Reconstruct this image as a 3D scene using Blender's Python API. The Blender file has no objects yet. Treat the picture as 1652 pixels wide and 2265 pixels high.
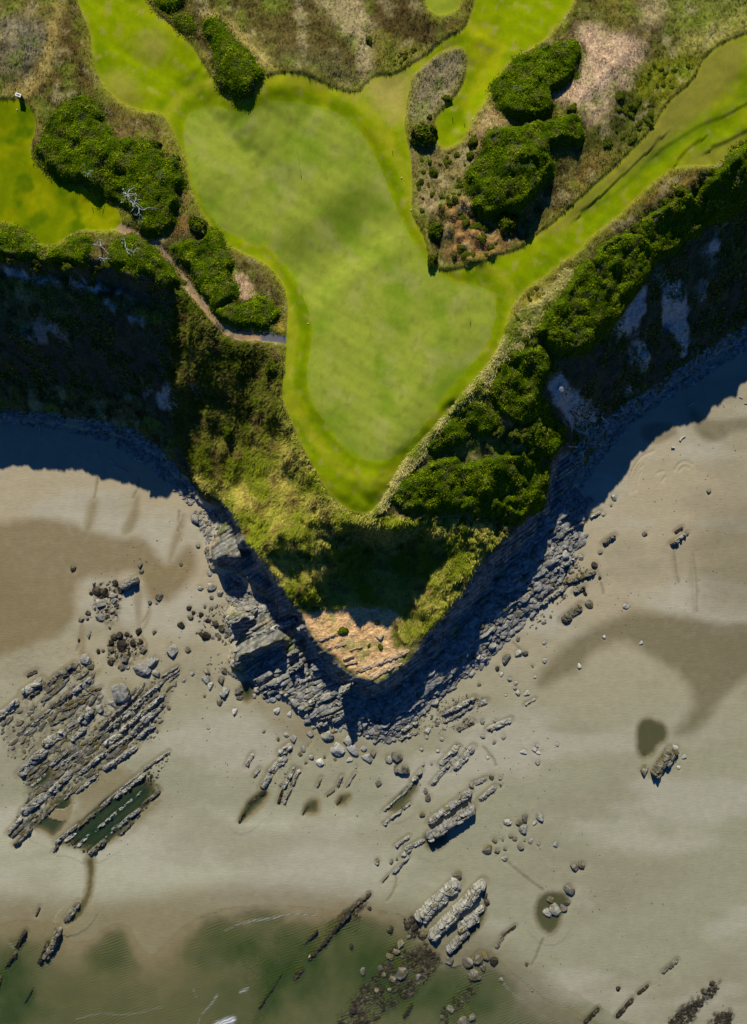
import bpy, bmesh, math, random
import numpy as np
from mathutils import geometry as mgeo, Vector
random.seed(7)
RNG = np.random.default_rng(7)
# ------------------------------------------------------------------ camera, sky, sun, exposure
scene = bpy.context.scene
COL = scene.collection
CAM_H, S0 = 150.0, 150.0 * 1.5 / 2265.0
cd = bpy.data.cameras.new('camera'); cam = bpy.data.objects.new('camera', cd); COL.objects.link(cam)
cam.location = (0, 0, CAM_H); cd.sensor_fit = 'VERTICAL'; cd.sensor_height = 36; cd.lens = 24
cd.clip_start = 1; cd.clip_end = 6000
scene.camera = cam
SUN_EL, SUN_AZ = math.radians(35), math.radians(-9)      # azimuth from north (+Y), clockwise
sun_dir = Vector((math.sin(SUN_AZ) * math.cos(SUN_EL), math.cos(SUN_AZ) * math.cos(SUN_EL), math.sin(SUN_EL)))
world = bpy.data.worlds.new("World"); scene.world = world; world.use_nodes = True
wn = world.node_tree.nodes; wl = world.node_tree.links
sky = wn.new('ShaderNodeTexSky'); sky.sky_type = 'NISHITA'; sky.sun_disc = False
sky.sun_elevation = SUN_EL; sky.sun_rotation = SUN_AZ
sky.air_density = 1.3; sky.dust_density = 0.1; sky.ozone_density = 3.0
skm = wn.new('ShaderNodeMix'); skm.data_type = 'RGBA'; skm.blend_type = 'MULTIPLY'; skm.inputs[0].default_value = 1; skm.inputs[7].default_value = (.19, .55, 1.25, 1)   # clear deep blue sky
wl.new(sky.outputs[0], skm.inputs[6]); wl.new(skm.outputs[2], wn['Background'].inputs[0]); wn['Background'].inputs[1].default_value = 0.05
sd_ = bpy.data.lights.new('sun', 'SUN'); sd_.energy = 5.0; sd_.angle = math.radians(0.5); sd_.color = (1.0, 0.955, 0.86)
sun = bpy.data.objects.new('sun', sd_); COL.objects.link(sun); sun.location = (0, 60, 120)
sun.rotation_euler = sun_dir.to_track_quat('Z', 'Y').to_euler()
scene.view_settings.view_transform = 'Standard'; scene.view_settings.look = 'None'
scene.view_settings.gamma = 1; scene.view_settings.exposure = 0.40
KALB = 1.45                                              # display value of a white sunlit ground sheet
# ------------------------------------------------------------------ noise
_P = np.random.default_rng(11).permutation(256); _P = np.concatenate([_P, _P, _P])
_G = np.random.default_rng(12).uniform(-1, 1, (256, 3)); _G /= np.linalg.norm(_G, axis=1)[:, None]
def _f(t): return t * t * t * (t * (t * 6 - 15) + 10)
def pn(x, y, seed=0):
    xi = np.floor(x).astype(np.int64); yi = np.floor(y).astype(np.int64); xf = x - xi; yf = y - yi
    xi = (xi + seed * 37) & 255; yi = (yi + seed * 91) & 255
    u, v = _f(xf), _f(yf)
    def g(ax, ay, dx, dy):
        h = _P[_P[ax & 255] + (ay & 255)]; return _G[h, 0] * dx + _G[h, 1] * dy
    a = g(xi, yi, xf, yf); b = g(xi + 1, yi, xf - 1, yf); c = g(xi, yi + 1, xf, yf - 1); d = g(xi + 1, yi + 1, xf - 1, yf - 1)
    return ((a * (1 - u) + b * u) * (1 - v) + (c * (1 - u) + d * u) * v) * 1.6
def fbm(x, y, o=4, seed=0, g=0.5):
    s = 0; a = 1; t = 0
    for i in range(o):
        s = s + a * pn(x * 2 ** i, y * 2 ** i, seed + i); t += a; a *= g
    return s / t
def pn3(p, seed=0):
    pi = np.floor(p).astype(np.int64); f = p - pi; pi = pi + seed * 17; u = _f(f); r = 0
    for i in (0, 1):
        for j in (0, 1):
            for k in (0, 1):
                h = _P[_P[_P[(pi[:, 0] + i) & 255] + ((pi[:, 1] + j) & 255)] + ((pi[:, 2] + k) & 255)]
                d = _G[h, 0] * (f[:, 0] - i) + _G[h, 1] * (f[:, 1] - j) + _G[h, 2] * (f[:, 2] - k)
                r = r + d * (u[:, 0] if i else 1 - u[:, 0]) * (u[:, 1] if j else 1 - u[:, 1]) * (u[:, 2] if k else 1 - u[:, 2])
    return r * 1.6
def worley(x, y, seed=0):
    xi = np.floor(x).astype(np.int64); yi = np.floor(y).astype(np.int64)
    f1 = np.full(x.shape, 9.0); f2 = np.full(x.shape, 9.0); idr = np.zeros(x.shape)
    for i in (-1, 0, 1):
        for j in (-1, 0, 1):
            h = _P[_P[(xi + i + seed * 7) & 255] + ((yi + j + seed * 3) & 255)]
            px = xi + i + 0.5 + _G[h, 0] * 0.45; py = yi + j + 0.5 + _G[h, 1] * 0.45
            d = np.hypot(px - x, py - y); n = d < f1
            f2 = np.where(n, f1, np.minimum(f2, d)); idr = np.where(n, h / 255.0, idr); f1 = np.where(n, d, f1)
    return f1, f2, idr
def sstep(a, b, x):
    t = np.clip((x - a) / (b - a), 0, 1); return t * t * (3 - 2 * t)
# ------------------------------------------------------------------ photo layout helpers (estimates of real positions)
T0 = {0: (0, 0, 1), 1: (0, 0, .36), 2: (528.6, 0, .36), 3: (1057.3, 0, .36), 4: (0, 528.6, .36), 5: (528.6, 528.6, .36), 6: (1057.3, 528.6, .36),
      7: (0, 1057.3, .36), 8: (528.6, 1057.3, .36), 9: (1057.3, 1057.3, .36), 10: (0, 1652, .36), 11: (528.6, 1652, .36), 12: (1057.3, 1652, .36)}
def P(spec):
    """'tile: x,y x,y ; tile: x,y' -> list of layout points"""
    out = []
    for part in spec.split(';'):
        t, pts = part.split(':'); ox, oy, s = T0[int(t)]
        for p in pts.split():
            x, y = p.split(','); out.append((ox + float(x) * s, oy + float(y) * s))
    return np.array(out)
def unp(D, z):
    D = np.asarray(D, float); s = (CAM_H - z) / CAM_H * S0
    return np.stack([(D[..., 0] - 826) * s, (1132.5 - D[..., 1]) * s], -1)
def smooth(poly, n=2, closed=True):
    p = np.asarray(poly, float)
    for _ in range(n):
        if closed:
            q = np.roll(p, -1, 0); p = np.stack([p * .75 + q * .25, p * .25 + q * .75], 1).reshape(-1, p.shape[1])
        else:
            a, b = p[:-1], p[1:]; m = np.stack([a * .75 + b * .25, a * .25 + b * .75], 1).reshape(-1, p.shape[1]); p = np.vstack([p[:1], m, p[-1:]])
    return p
# ------------------------------------------------------------------ terrain grid
STEP = 0.3
GX = np.arange(-112, 112 + STEP / 2, STEP); GY = np.arange(-142, 142 + STEP / 2, STEP)
NX, NY = len(GX), len(GY)
X, Y = np.meshgrid(GX, GY)                                # [iy, ix]
def seg_update(dist, a, b, R):
    x0, x1 = min(a[0], b[0]) - R, max(a[0], b[0]) + R; y0, y1 = min(a[1], b[1]) - R, max(a[1], b[1]) + R
    i0 = max(0, int((x0 - GX[0]) / STEP)); i1 = min(NX, int((x1 - GX[0]) / STEP) + 2)
    j0 = max(0, int((y0 - GY[0]) / STEP)); j1 = min(NY, int((y1 - GY[0]) / STEP) + 2)
    if i0 >= i1 or j0 >= j1: return
    xs = X[j0:j1, i0:i1] - a[0]; ys = Y[j0:j1, i0:i1] - a[1]
    dx, dy = b[0] - a[0], b[1] - a[1]; L = dx * dx + dy * dy + 1e-12
    t = np.clip((xs * dx + ys * dy) / L, 0, 1)
    d = np.hypot(xs - t * dx, ys - t * dy)
    dist[j0:j1, i0:i1] = np.minimum(dist[j0:j1, i0:i1], d)
def sdf(poly, R=5.0, closed=True):
    """signed distance on the grid (negative inside), clipped to R; open lines give plain distance"""
    poly = np.asarray(poly); dist = np.full((NY, NX), float(R)); n = len(poly)
    for k in range(n if closed else n - 1): seg_update(dist, poly[k], poly[(k + 1) % n], R)
    if not closed: return dist
    cross = np.zeros((NY, NX + 1), np.int32)
    for k in range(n):
        a, b = poly[k], poly[(k + 1) % n]
        if a[1] == b[1]: continue
        lo, hi = (a, b) if a[1] < b[1] else (b, a)
        j0 = max(0, math.ceil((lo[1] - GY[0]) / STEP)); j1 = min(NY - 1, math.ceil((hi[1] - GY[0]) / STEP) - 1)
        if j1 < j0: continue
        jj = np.arange(j0, j1 + 1); xc = lo[0] + (GY[jj] - lo[1]) / (hi[1] - lo[1]) * (hi[0] - lo[0])
        ii = np.clip(np.ceil((xc - GX[0]) / STEP).astype(int), 0, NX); np.add.at(cross, (jj, ii), 1)
    inside = np.cumsum(cross, 1)[:, :NX] % 2 == 1
    return np.where(inside, -dist, dist)
def line_pts(spec):
    """breakline 'x,y,z x,y,z' in layout units -> dense world points"""
    pts = [tuple(float(v) for v in p.split(',')) for p in spec.split()]
    w = [np.array([*unp(p[:2], p[2]), p[2]]) for p in pts]; out = [w[0]]
    for a, b in zip(w[:-1], w[1:]):
        n = max(1, int(np.linalg.norm((b - a)[:2]) / 2.5)); out += [a + (b - a) * t / n for t in range(1, n + 1)]
    return out
FOOT = "-500,900,1 0,915,1 100,920,1 200,935,1 290,960,1 340,990,1 400,1050,1 440,1095,1.2 475,1125,1.5 490,1150,1.5 475,1180,1.5 462,1230,1.5 470,1258,1.5 520,1268,1.4 560,1300,1.4 592,1328,1.4 545,1350,1.4 500,1362,1.4 500,1388,1.4 530,1405,1.4 520,1440,1.4 508,1462,1.3 512,1485,1.2 560,1500,1.2 600,1522,1.2 640,1550,1.2 690,1590,1 760,1600,1 850,1630,1 930,1560,1 1010,1490,1 1060,1450,1 1120,1380,1 1200,1310,1 1250,1230,1 1275,1130,1 1260,1090,1.2 1300,1020,1 1370,930,1 1500,830,1 1652,730,1 2100,450,1"
LINES = [FOOT,
 "-500,565,26 0,568,26 70,578,26.5 150,588,27.5 230,598,28.3 320,610,28.3 400,640,27.5", "-500,590,22.5 0,592,22.5 60,600,23 150,612,23.5 230,625,23.5 320,640,23.5 385,670,24", "-500,610,22 0,612,22 60,622,22.5 119,634,23 180,652,23 235,675,22.5 285,705,22 324,719,21.5 365,722,21.5 388,742,22",
 "-500,740,16 100,745,16 200,770,15 300,800,12 370,800,15", "-500,850,5 100,840,5 200,850,5 300,870,6 360,930,5",
 "400,620,27 440,690,27 500,745,27 560,760,27 620,770,27.5 625,860,27 645,950,26.5 690,1040,26 740,1120,25 800,1145,24.8 850,1142,25",
 "400,640,26 392,720,22.5 390,800,18.5 400,860,15 430,900,12", "430,850,17 500,850,20 560,880,21.5", "450,960,10.5 530,950,15.5 600,960,21",
 "440,1030,6.5 520,1030,12 580,1050,16 650,1060,21", "495,1085,7 560,1100,14 640,1130,19 700,1150,21.5",
 "500,1105,6 520,1140,10 552,1165,12 540,1195,12 552,1215,12.5 585,1245,13 638,1305,13.5 622,1330,11.5 652,1354,11 684,1403,10 700,1432,9.8 728,1446,9.8 750,1452,9.8 752,1472,9.6 775,1498,9.5 832,1514,9.5 878,1484,9.8 916,1448,10 925,1422,10.2 960,1380,10 1000,1330,12 1040,1270,13.5 1060,1230,14 1130,1178,12 1190,1122,11.5 1207,1090,11.5 1212,1030,12.5 1250,975,12.5 1247,945,14 1205,890,19 1192,865,21.5 1215,820,23 1290,775,23 1350,700,23 1400,635,23 1450,570,23 1520,510,22.5 1600,475,22 1652,445,22 2100,220,22",
 "485,1118,2 512,1165,2.5 540,1215,2.5 600,1300,3 620,1395,3 690,1455,2.5 735,1505,2.5 800,1545,2.5 875,1530,3 945,1478,3 1000,1400,3.5 1060,1330,3.6 1120,1250,3.6 1180,1180,3.6 1218,1125,3.5 1230,1040,4 1268,990,4.5 1262,940,7",
 "466,1243,5 500,1230,8 528,1214,10 545,1203,12", "480,1256,1.8 515,1250,2 548,1235,2.5 560,1250,3", "502,1369,5 550,1350,8.5 595,1341,10.5 628,1336,11.5", "512,1384,1.6 560,1370,2 610,1358,2.4 650,1368,3", "513,1467,5.5 560,1436,8 610,1410,9.5 655,1392,10.3 678,1380,10.5", "522,1478,1.6 570,1452,2 620,1428,2.2 670,1408,2.6", "515,1448,1.6 570,1415,2 620,1388,2.4 655,1374,3", "760,1155,24.5 800,1150,24.5 870,1152,24 950,1165,20.5 1000,1190,17 1030,1215,15", "760,1185,17 800,1215,12 870,1215,12 950,1210,14 985,1225,14",
 "760,1270,11 800,1335,9.8 870,1335,9.8 900,1290,10.5", "620,1180,20 580,1185,16 540,1150,12", "620,1180,20 680,1190,19.5 740,1200,19.5", "690,1275,15 650,1290,13 645,1305,11.5", "690,1275,15 720,1240,16 745,1215,18",
 "640,1225,14.5 620,1225,14", "700,1340,10 740,1300,10", "700,1375,10 780,1375,10 850,1370,10 870,1410,10 800,1450,9.7", "1030,1218,15.5 1000,1240,15.5 960,1300,13.5 900,1360,10.5 885,1400,9.8",
 "1100,790,27.5 1000,880,27.5 930,960,27 870,1060,26 845,1130,25.2", "1000,1000,23.5 1100,940,23.5 1160,900,22.5 1180,960,18.5 1150,1010,18.5 1050,1090,20.5 1130,1090,15.5 980,1110,22 1060,1150,16.5", "1040,970,22.5 1010,1030,22.5",
 "1170,640,27.8 1130,740,27.6 1180,700,27 1240,650,27 1300,580,27.3 1360,510,27.5 1440,455,27.5 1520,410,27.5 1652,340,27.5 2100,120,27.5", "-500,300,27 0,300,27.5 100,450,27.5 250,480,27.5 260,400,28", "250,100,29 420,200,28.6 600,400,28.5 800,600,28.3 1000,700,28.3 900,900,28 820,1080,27 700,900,27.5",
 "1000,300,29.5 1100,100,30", "1110,300,32 1150,350,33 1190,420,31.5 1150,440,31 1110,400,31", "1235,330,30.5 1215,400,29.5 1190,460,28.3 1150,490,28.3 1100,505,29 1000,520,29.4 960,420,29.5", "1200,150,31 1270,130,31 1230,200,30.5", "1200,540,28 1350,430,28 1500,280,29 1640,150,30 2000,-100,30",
 "1640,280,28.6 1450,400,28 1640,360,28.2", "1300,200,31 1400,100,31 1330,330,29.3 1500,60,30", "480,60,30.5 540,180,31.5 500,120,31", "700,80,30.5 760,150,30.3", "900,40,31 980,60,32 960,-20,32", "960,160,30.5 980,200,30", "100,100,30 60,60,30.5 170,120,30",
 "150,300,29 230,350,29.5 330,400,29 250,240,29", "-500,-300,30 0,-300,30 800,-400,30 1652,-300,30 2200,-300,30", "340,640,27 200,575,28.2"]
pts = []
for L in LINES: pts += line_pts(L)
pts += [np.array([x, y, .5]) for x in np.linspace(-130, 130, 12) for y in (-160, -100, -60)] + [np.array(v) for v in ((-130, -30, .5), (130, -30, .5), (-130, 170, 30), (130, 170, 30), (0, 170, 30), (-60, -10, .5), (60, -10, .5), (90, 5, .5), (-90, 0, .5))]
pts = np.array(pts); key = np.round(pts[:, :2] / .4).astype(int); _, ui = np.unique(key, axis=0, return_index=True); pts = pts[ui]
vs, es, fs, ov, oe, of = mgeo.delaunay_2d_cdt([Vector(p[:2]) for p in pts], [], [], 0, 1e-4)
vz = np.array([pts[o[0], 2] for o in ov]); vxy = np.array([tuple(v) for v in vs])
Z = np.full((NY, NX), .5)
for f in fs:
    a, b, c = (vxy[i] for i in f); za, zb, zc = (vz[i] for i in f)
    i0 = max(0, int((min(a[0], b[0], c[0]) - GX[0]) / STEP)); i1 = min(NX, int((max(a[0], b[0], c[0]) - GX[0]) / STEP) + 2)
    j0 = max(0, int((min(a[1], b[1], c[1]) - GY[0]) / STEP)); j1 = min(NY, int((max(a[1], b[1], c[1]) - GY[0]) / STEP) + 2)
    if i0 >= i1 or j0 >= j1: continue
    den = (b[1] - c[1]) * (a[0] - c[0]) + (c[0] - b[0]) * (a[1] - c[1])
    if abs(den) < 1e-9: continue
    xs, ys = X[j0:j1, i0:i1], Y[j0:j1, i0:i1]
    u = ((b[1] - c[1]) * (xs - c[0]) + (c[0] - b[0]) * (ys - c[1])) / den; v = ((c[1] - a[1]) * (xs - c[0]) + (a[0] - c[0]) * (ys - c[1])) / den; w = 1 - u - v
    m = (u > -1e-6) & (v > -1e-6) & (w > -1e-6); Z[j0:j1, i0:i1][m] = (u * za + v * zb + w * zc)[m]
def blur(A, r, n=2):
    for _ in range(n):
        for ax in (0, 1):
            p = np.pad(A, [(r + 1, r) if k == ax else (0, 0) for k in (0, 1)], mode='edge'); c = np.cumsum(p, ax); m = A.shape[ax]
            A = (np.take(c, range(2 * r + 1, 2 * r + 1 + m), ax) - np.take(c, range(0, m), ax)) / (2 * r + 1)
    return A
def samp0(A, x, y):
    fx = np.clip((x - GX[0]) / STEP, 0, NX - 1.001); fy = np.clip((y - GY[0]) / STEP, 0, NY - 1.001); i = fx.astype(int); j = fy.astype(int); u = fx - i; v = fy - j
    return (A[j, i] * (1 - u) + A[j, i + 1] * u) * (1 - v) + (A[j + 1, i] * (1 - u) + A[j + 1, i + 1] * u) * v
Z = samp0(Z, X + 2.2 * fbm(X * .2, Y * .2, 4, 201, .62), Y + 2.2 * fbm(X * .2 + 9, Y * .2, 4, 202, .62))   # ragged cliff lines
Zt = blur(Z, 1, 2)
foot_w = np.array(line_pts(FOOT))[:, :2]
foot_poly = np.vstack([foot_w, [[200, 300], [-200, 300]]])
FN = foot_poly.copy(); sd_foot = sdf(FN, 12) + 1.2 * fbm(X * .18, Y * .18, 3, 5)
beach = 0.5 + (Y - 20) * 0.0115 + .10 * fbm(X * .03, Y * .05, 3, 3)
wl_ = sstep(1.5, -1.8, sd_foot)
gy_, gx_ = np.gradient(blur(Z, 4, 2), STEP); SLOPE = np.hypot(gx_, gy_)
def samp(A, x, y):
    fx = np.clip((np.asarray(x) - GX[0]) / STEP, 0, NX - 1.001); fy = np.clip((np.asarray(y) - GY[0]) / STEP, 0, NY - 1.001)
    i = fx.astype(int); j = fy.astype(int); u = fx - i; v = fy - j
    return (A[j, i] * (1 - u) + A[j, i + 1] * u) * (1 - v) + (A[j + 1, i] * (1 - u) + A[j + 1, i + 1] * u) * v
H = beach * (1 - wl_) + Zt * wl_
def hit(D, A=None):
    """first point of the ground under a layout point"""
    A = H if A is None else A; D = np.atleast_2d(np.asarray(D, float)); res = np.full((len(D), 3), np.nan)
    for z in np.arange(36, -4, -0.15):
        w = unp(D, z); h = samp(A, w[:, 0], w[:, 1]); m = np.isnan(res[:, 0]) & (h >= z); res[m, :2] = w[m]; res[m, 2] = h[m]
    m = np.isnan(res[:, 0]); w = unp(D, -1.); res[m, :2] = w[m]; res[m, 2] = -1; return res
def W(spec, n=2, closed=True):
    return smooth(hit(P(spec))[:, :2], n, closed)
# ------------------------------------------------------------------ regions
MOWN = W("1: 445,-120 500,80 545,170 563,260 565,340 580,420 620,500 680,580 760,640 850,680 930,690 990,695 1020,730 1060,800 1100,880 1140,970 1150,1040 1160,1110 1190,1200 1230,1290 1290,1380 1340,1450 1390,1510 1470,1545 1560,1590;"
 "5: 0,75 90,115 180,165 230,225 265,270 290,330 300,420 297,520 290,600 288,700 285,780 290,820 262,870 262,950 285,1030 320,1110 355,1190 390,1270 440,1370 490,1460 540,1540 600,1610; 8: 650,180 700,210 770,222 830,200 880,130 930,40;"
 "5: 900,1560 960,1440 1050,1310 1160,1200 1260,1080 1370,950 1480,830 1570,720 1620,600; 6: 160,600 180,500 215,400 260,340 330,275 400,240 450,200 510,150 580,100 650,40;"
 "3: 530,1610 600,1560 700,1450 800,1370 860,1330 930,1260 1000,1190 1060,1130 1130,1080 1200,1030 1320,1020 1440,1030 1540,970 1600,920 1652,880 1900,700 1900,100 1652,215 1540,250 1450,300 1370,380 1340,470 1270,550 1190,605 1140,670 1080,780 990,880 880,990 760,1100 640,1210 530,1310 430,1400 330,1460 280,1520 200,1560 90,1575;"
 "5: 1600,115 1500,140 1400,180 1270,200 1200,180 1150,60; 2: 1150,1500 1120,1420 1070,1340 1055,1280 1065,1150 1060,1000 1045,900 1020,820 1015,760 1025,690 1035,600 1060,480 1100,430 1180,370 1260,310 1340,285 1390,310 1405,370 1395,450 1360,550 1310,620 1260,670 1210,720 1195,820 1220,890 1280,910 1330,890 1380,850 1430,760;"
 "3: 0,680 70,590 130,460 240,350 370,275 440,220 520,110 600,0 600,-200; 2: 1470,-200 1450,0 1420,100 1385,190 1250,260 1180,320 1080,390 1000,440 930,470 850,470 790,500 740,585 620,560 500,510 400,460 270,450 150,480; 1: 1640,450 1610,500 1570,590 1510,638 1450,635 1390,590 1330,520 1260,420 1200,310 1130,220 1020,130 940,60 890,-20 850,-150", 2)
LEFTF = W("1: -200,615 0,615 130,615 180,650 215,720 222,780 200,860 183,950 230,1020 300,1080 400,1110 500,1160 600,1210 690,1250 740,1310 745,1370 700,1410 620,1420 500,1410 430,1440 370,1490 310,1510 250,1505 190,1460 120,1400 60,1370 0,1365 -200,1360")
GREEN = W("1: 1125,780 1150,700 1220,660 1320,640 1400,665 1480,690 1560,685; 2: 120,640 230,615 350,625 500,650 600,690 700,750 780,850 840,960 890,1070 930,1180 980,1300 1040,1430 1120,1560 1200,1640; 5: 1230,215 1330,265 1430,275 1530,300 1580,380 1580,480 1550,600 1500,700 1400,800 1300,920 1200,1050 1110,1180 1010,1300 900,1370 800,1370 700,1330 600,1240 520,1120 440,990 415,900 415,800 450,600 445,500 400,370 340,240 250,130; 5: 150,20;"
 "1: 1600,1530 1500,1480 1400,1430 1330,1380 1260,1290 1200,1180 1160,1050 1130,900")
SMALLG = W("2: 1150,-40 1140,20 1170,70 1215,96 1260,98 1320,80 1355,40 1365,0 1350,-60 1250,-90")
PATHL = W("1: 700,1385 780,1415 860,1450 940,1490 990,1540 1030,1590 1060,1640; 4: 1060,170 1120,230 1180,320 1250,400 1310,480 1380,560 1450,595 1540,600 1652,602; 5: 190,603 285,620", 2, False)
sd_m = sdf(MOWN); sd_l = sdf(LEFTF); sd_g = sdf(GREEN, 8); sd_sg = sdf(SMALLG); d_path = sdf(PATHL, 5, False) - .72 + .15 * fbm(X * .5, Y * .5, 2, 44)
sd_mown = np.minimum(np.minimum(sd_m, sd_l), sd_sg)
# fine relief of the headland -----------------------------------------------------------------------
STRA = math.radians(31); U = X * math.cos(STRA) + Y * math.sin(STRA); V = -X * math.sin(STRA) + Y * math.cos(STRA)
ROCKP = W("0: 480,1100 520,1130 545,1195 600,1250 640,1310 670,1365 740,1345 850,1360 880,1400 905,1425 960,1385 1040,1280 1120,1190 1200,1110 1215,1030 1250,985 1280,1010 1290,1130 1260,1240 1180,1330 1060,1470 930,1580 850,1650 700,1610 540,1520 480,1300 450,1200", 1)
sd_rock = sdf(ROCKP, 5); in_rock = sstep(1.2, -1.2, sd_rock + fbm(X * .5, Y * .5, 2, 8))
cl = sstep(.55, 1.1, SLOPE) * wl_
stn = V * 1.1 + .6 * fbm(X * .12, Y * .12, 2, 21)
strata = (np.abs((stn + .25 * pn(U * .25, V * 1.3, 4)) % 1 - .5) * 2) ** 1.3
strata2 = pn(U * .12, V * 2.2, 9)
slopey = sstep(.30, .6, SLOPE) * wl_ * (1 - in_rock) * sstep(0, 2.5, sd_mown)
rough = wl_ * sstep(-.1, .5, sd_mown) * sstep(0, .5, d_path)
H = H + (cl * (1.1 * fbm(X * .16, Y * .16, 4, 31) + .35 * fbm(X * .8, Y * .8, 3, 32)) + 1.0 * slopey * (fbm(X * .22, Y * .16, 4, 37) - .12 * np.abs(fbm(X * .5, Y * .5, 3, 39)) * 4)) * sstep(0, 1.5, sd_mown)
H = H + in_rock * wl_ * (.10 * strata * sstep(-.2, .3, fbm(X * .15, Y * .15, 2, 38)) + .5 * strata2 + .3 * pn(U * .3, V * 1.1, 19) + .45 * fbm(X * .7, Y * .7, 4, 33) - .3) * np.where((Zt > 7) & (SLOPE < .9), .12, 1.) + in_rock * wl_ * np.where((Zt > 7) & (SLOPE < .9), .5, 0.) * fbm(X * .45, Y * .45, 5, 46, .6)
w1, w2, wid = worley(X * .55, Y * .55, 3)
H = H + rough * (1 - in_rock) * (.16 + .20 * fbm(X * .45, Y * .45, 3, 34) + .12 * np.sqrt(np.maximum(0, 1 - w1 ** 2)) + .07 * fbm(X * 1.6, Y * 1.6, 2, 35))
H = H + wl_ * .25 * fbm(X * .06, Y * .06, 2, 36) + .8 * slopey * sstep(5, -5, Y) * (1 - np.abs(fbm(X * .3, Y * .3, 3, 43)) * 5).clip(-.5, 1)
H = H - .08 * sstep(.3, -.3, d_path) * wl_
# orange hummocks in the dune, undulations of the green
def bump(A, Dpts, z, r, h):
    w = unp(Dpts, z)
    for (x, y), rr, hh in zip(np.atleast_2d(w), np.atleast_1d(r), np.atleast_1d(h)): A += hh * np.exp(-((X - x) ** 2 + (Y - y) ** 2) / (rr * rr))
HM = P("2: 1310,1240 1370,1260 1330,1300 1420,1290 1380,1380 1300,1340 1440,1440 1470,1480 1380,1520 1310,1550 1350,1470 1530,1500 1250,1300 1290,1420 1560,1560 1410,1600 1480,1600")
bump(H, HM, 29, [.7 + .5 * random.random() for _ in HM], [.5 + .5 * random.random() for _ in HM])
ridge = unp(P("0: 560,600 640,520 700,470 780,420 820,380"), 28)
dr = sdf(ridge, 14, False); side = (X - ridge[0, 0]) * (-(ridge[-1, 1] - ridge[0, 1])) + (Y - ridge[0, 1]) * (ridge[-1, 0] - ridge[0, 0]); side = np.sign(side)
H = H - np.where(side < 0, 1.0 * sstep(0, 8, dr), 0) * sstep(14, 9, dr) * sstep(1, -4, sd_g) + 0
H = H + wl_ * sstep(0, -2.5, sd_m) * .35 * fbm(X * .11, Y * .11, 2, 41)
H = H - .12 * np.exp(-(sd_g / 1.6) ** 2) * (sd_m < 0)
# mown fall-offs on the right fairway
for sp, hh in (("3: 640,1310 760,1240 880,1150 960,1080 1040,990 1110,870", .45), ("3: 1440,920 1500,900 1560,870 1652,820 1800,740", .45), ("3: 1120,940 1220,880 1300,830 1420,760 1530,730 1652,660 1800,560", .3), ("3: 1230,1000 1290,930 1360,880", .4)):
    l = W(sp, 2, False); d = sdf(l, 3.5, False); nl = l[-1] - l[0]; s_ = np.sign((X - l[0, 0]) * (-nl[1]) + (Y - l[0, 1]) * nl[0])
    H = H + np.where(s_ > 0, hh * .6, 0) * sstep(3.5, 0.0, d) * sstep(0, .8, d)
# beach relief, pools and sea bed
SEA = -0.9
SEAP = unp(P("0: -400,2030; 10: 0,1090 60,1075 130,1060 230,1075 330,1080 400,1100 430,1150 425,1190 500,1195 580,1180 620,1120 700,1080 780,1090 830,1150 850,1220 930,1290 1000,1230 1060,1150 1150,1090 1250,1020 1400,985 1520,975; 11: 60,975 300,975 480,990 640,1010 760,1000 850,1000 1000,1030 1090,1100 1200,1200 1350,1260 1480,1230 1590,1290; 12: 60,1250 150,1330 250,1420 330,1480 450,1560 560,1610 700,1700 900,1800; 0: 1600,2400 2000,2600 2000,3200 -500,3200"), -1)
sd_sea = sdf(smooth(SEAP, 2), 14) + .5 * fbm(X * .3, Y * .3, 3, 51)
def blobs(spec, z=0):
    o = []
    for s in spec.split():
        t, x, y, rx, ry, a = (float(v) for v in s.split(',')); ox, oy, k = T0[int(t)]; w = unp((ox + x * k, oy + y * k), z); o.append((w[0], w[1], rx * k * S0, ry * k * S0, math.radians(a)))
    return o
def blobval(o):
    x, y, rx, ry, a = o; dx = X - x; dy = Y - y; u = (dx * math.cos(a) + dy * math.sin(a)) / rx; v = (-dx * math.sin(a) + dy * math.cos(a)) / ry; return np.hypot(u, v)
DEEP = blobs("10,1400,1230,300,190,10 10,680,1300,170,190,10 10,50,1450,220,230,0 10,0,1650,300,150,0 11,280,1430,430,300,30 11,800,1350,350,300,20 11,100,1050,200,120,0 11,700,1200,260,200,0 11,1150,1550,350,200,0 12,60,1550,200,160,0 12,750,1680,130,60,0")
deepm = np.zeros_like(X)
for b in DEEP: deepm = np.maximum(deepm, sstep(1.2, .2, blobval(b) + .7 * fbm(X * .12, Y * .12, 4, 52)))
inb = 1 - wl_
Hb = np.where(sd_sea < 0, SEA - .01 - .50 * sstep(0, 14, -sd_sea) * (1 + .6 * fbm(X * .07, Y * .09, 3, 53)) - .75 * deepm * sstep(0, 5, -sd_sea), np.minimum(H, SEA + .015 + np.maximum(0, sd_sea) * .035))
H = np.where(wl_ < .02, Hb, H)
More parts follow.
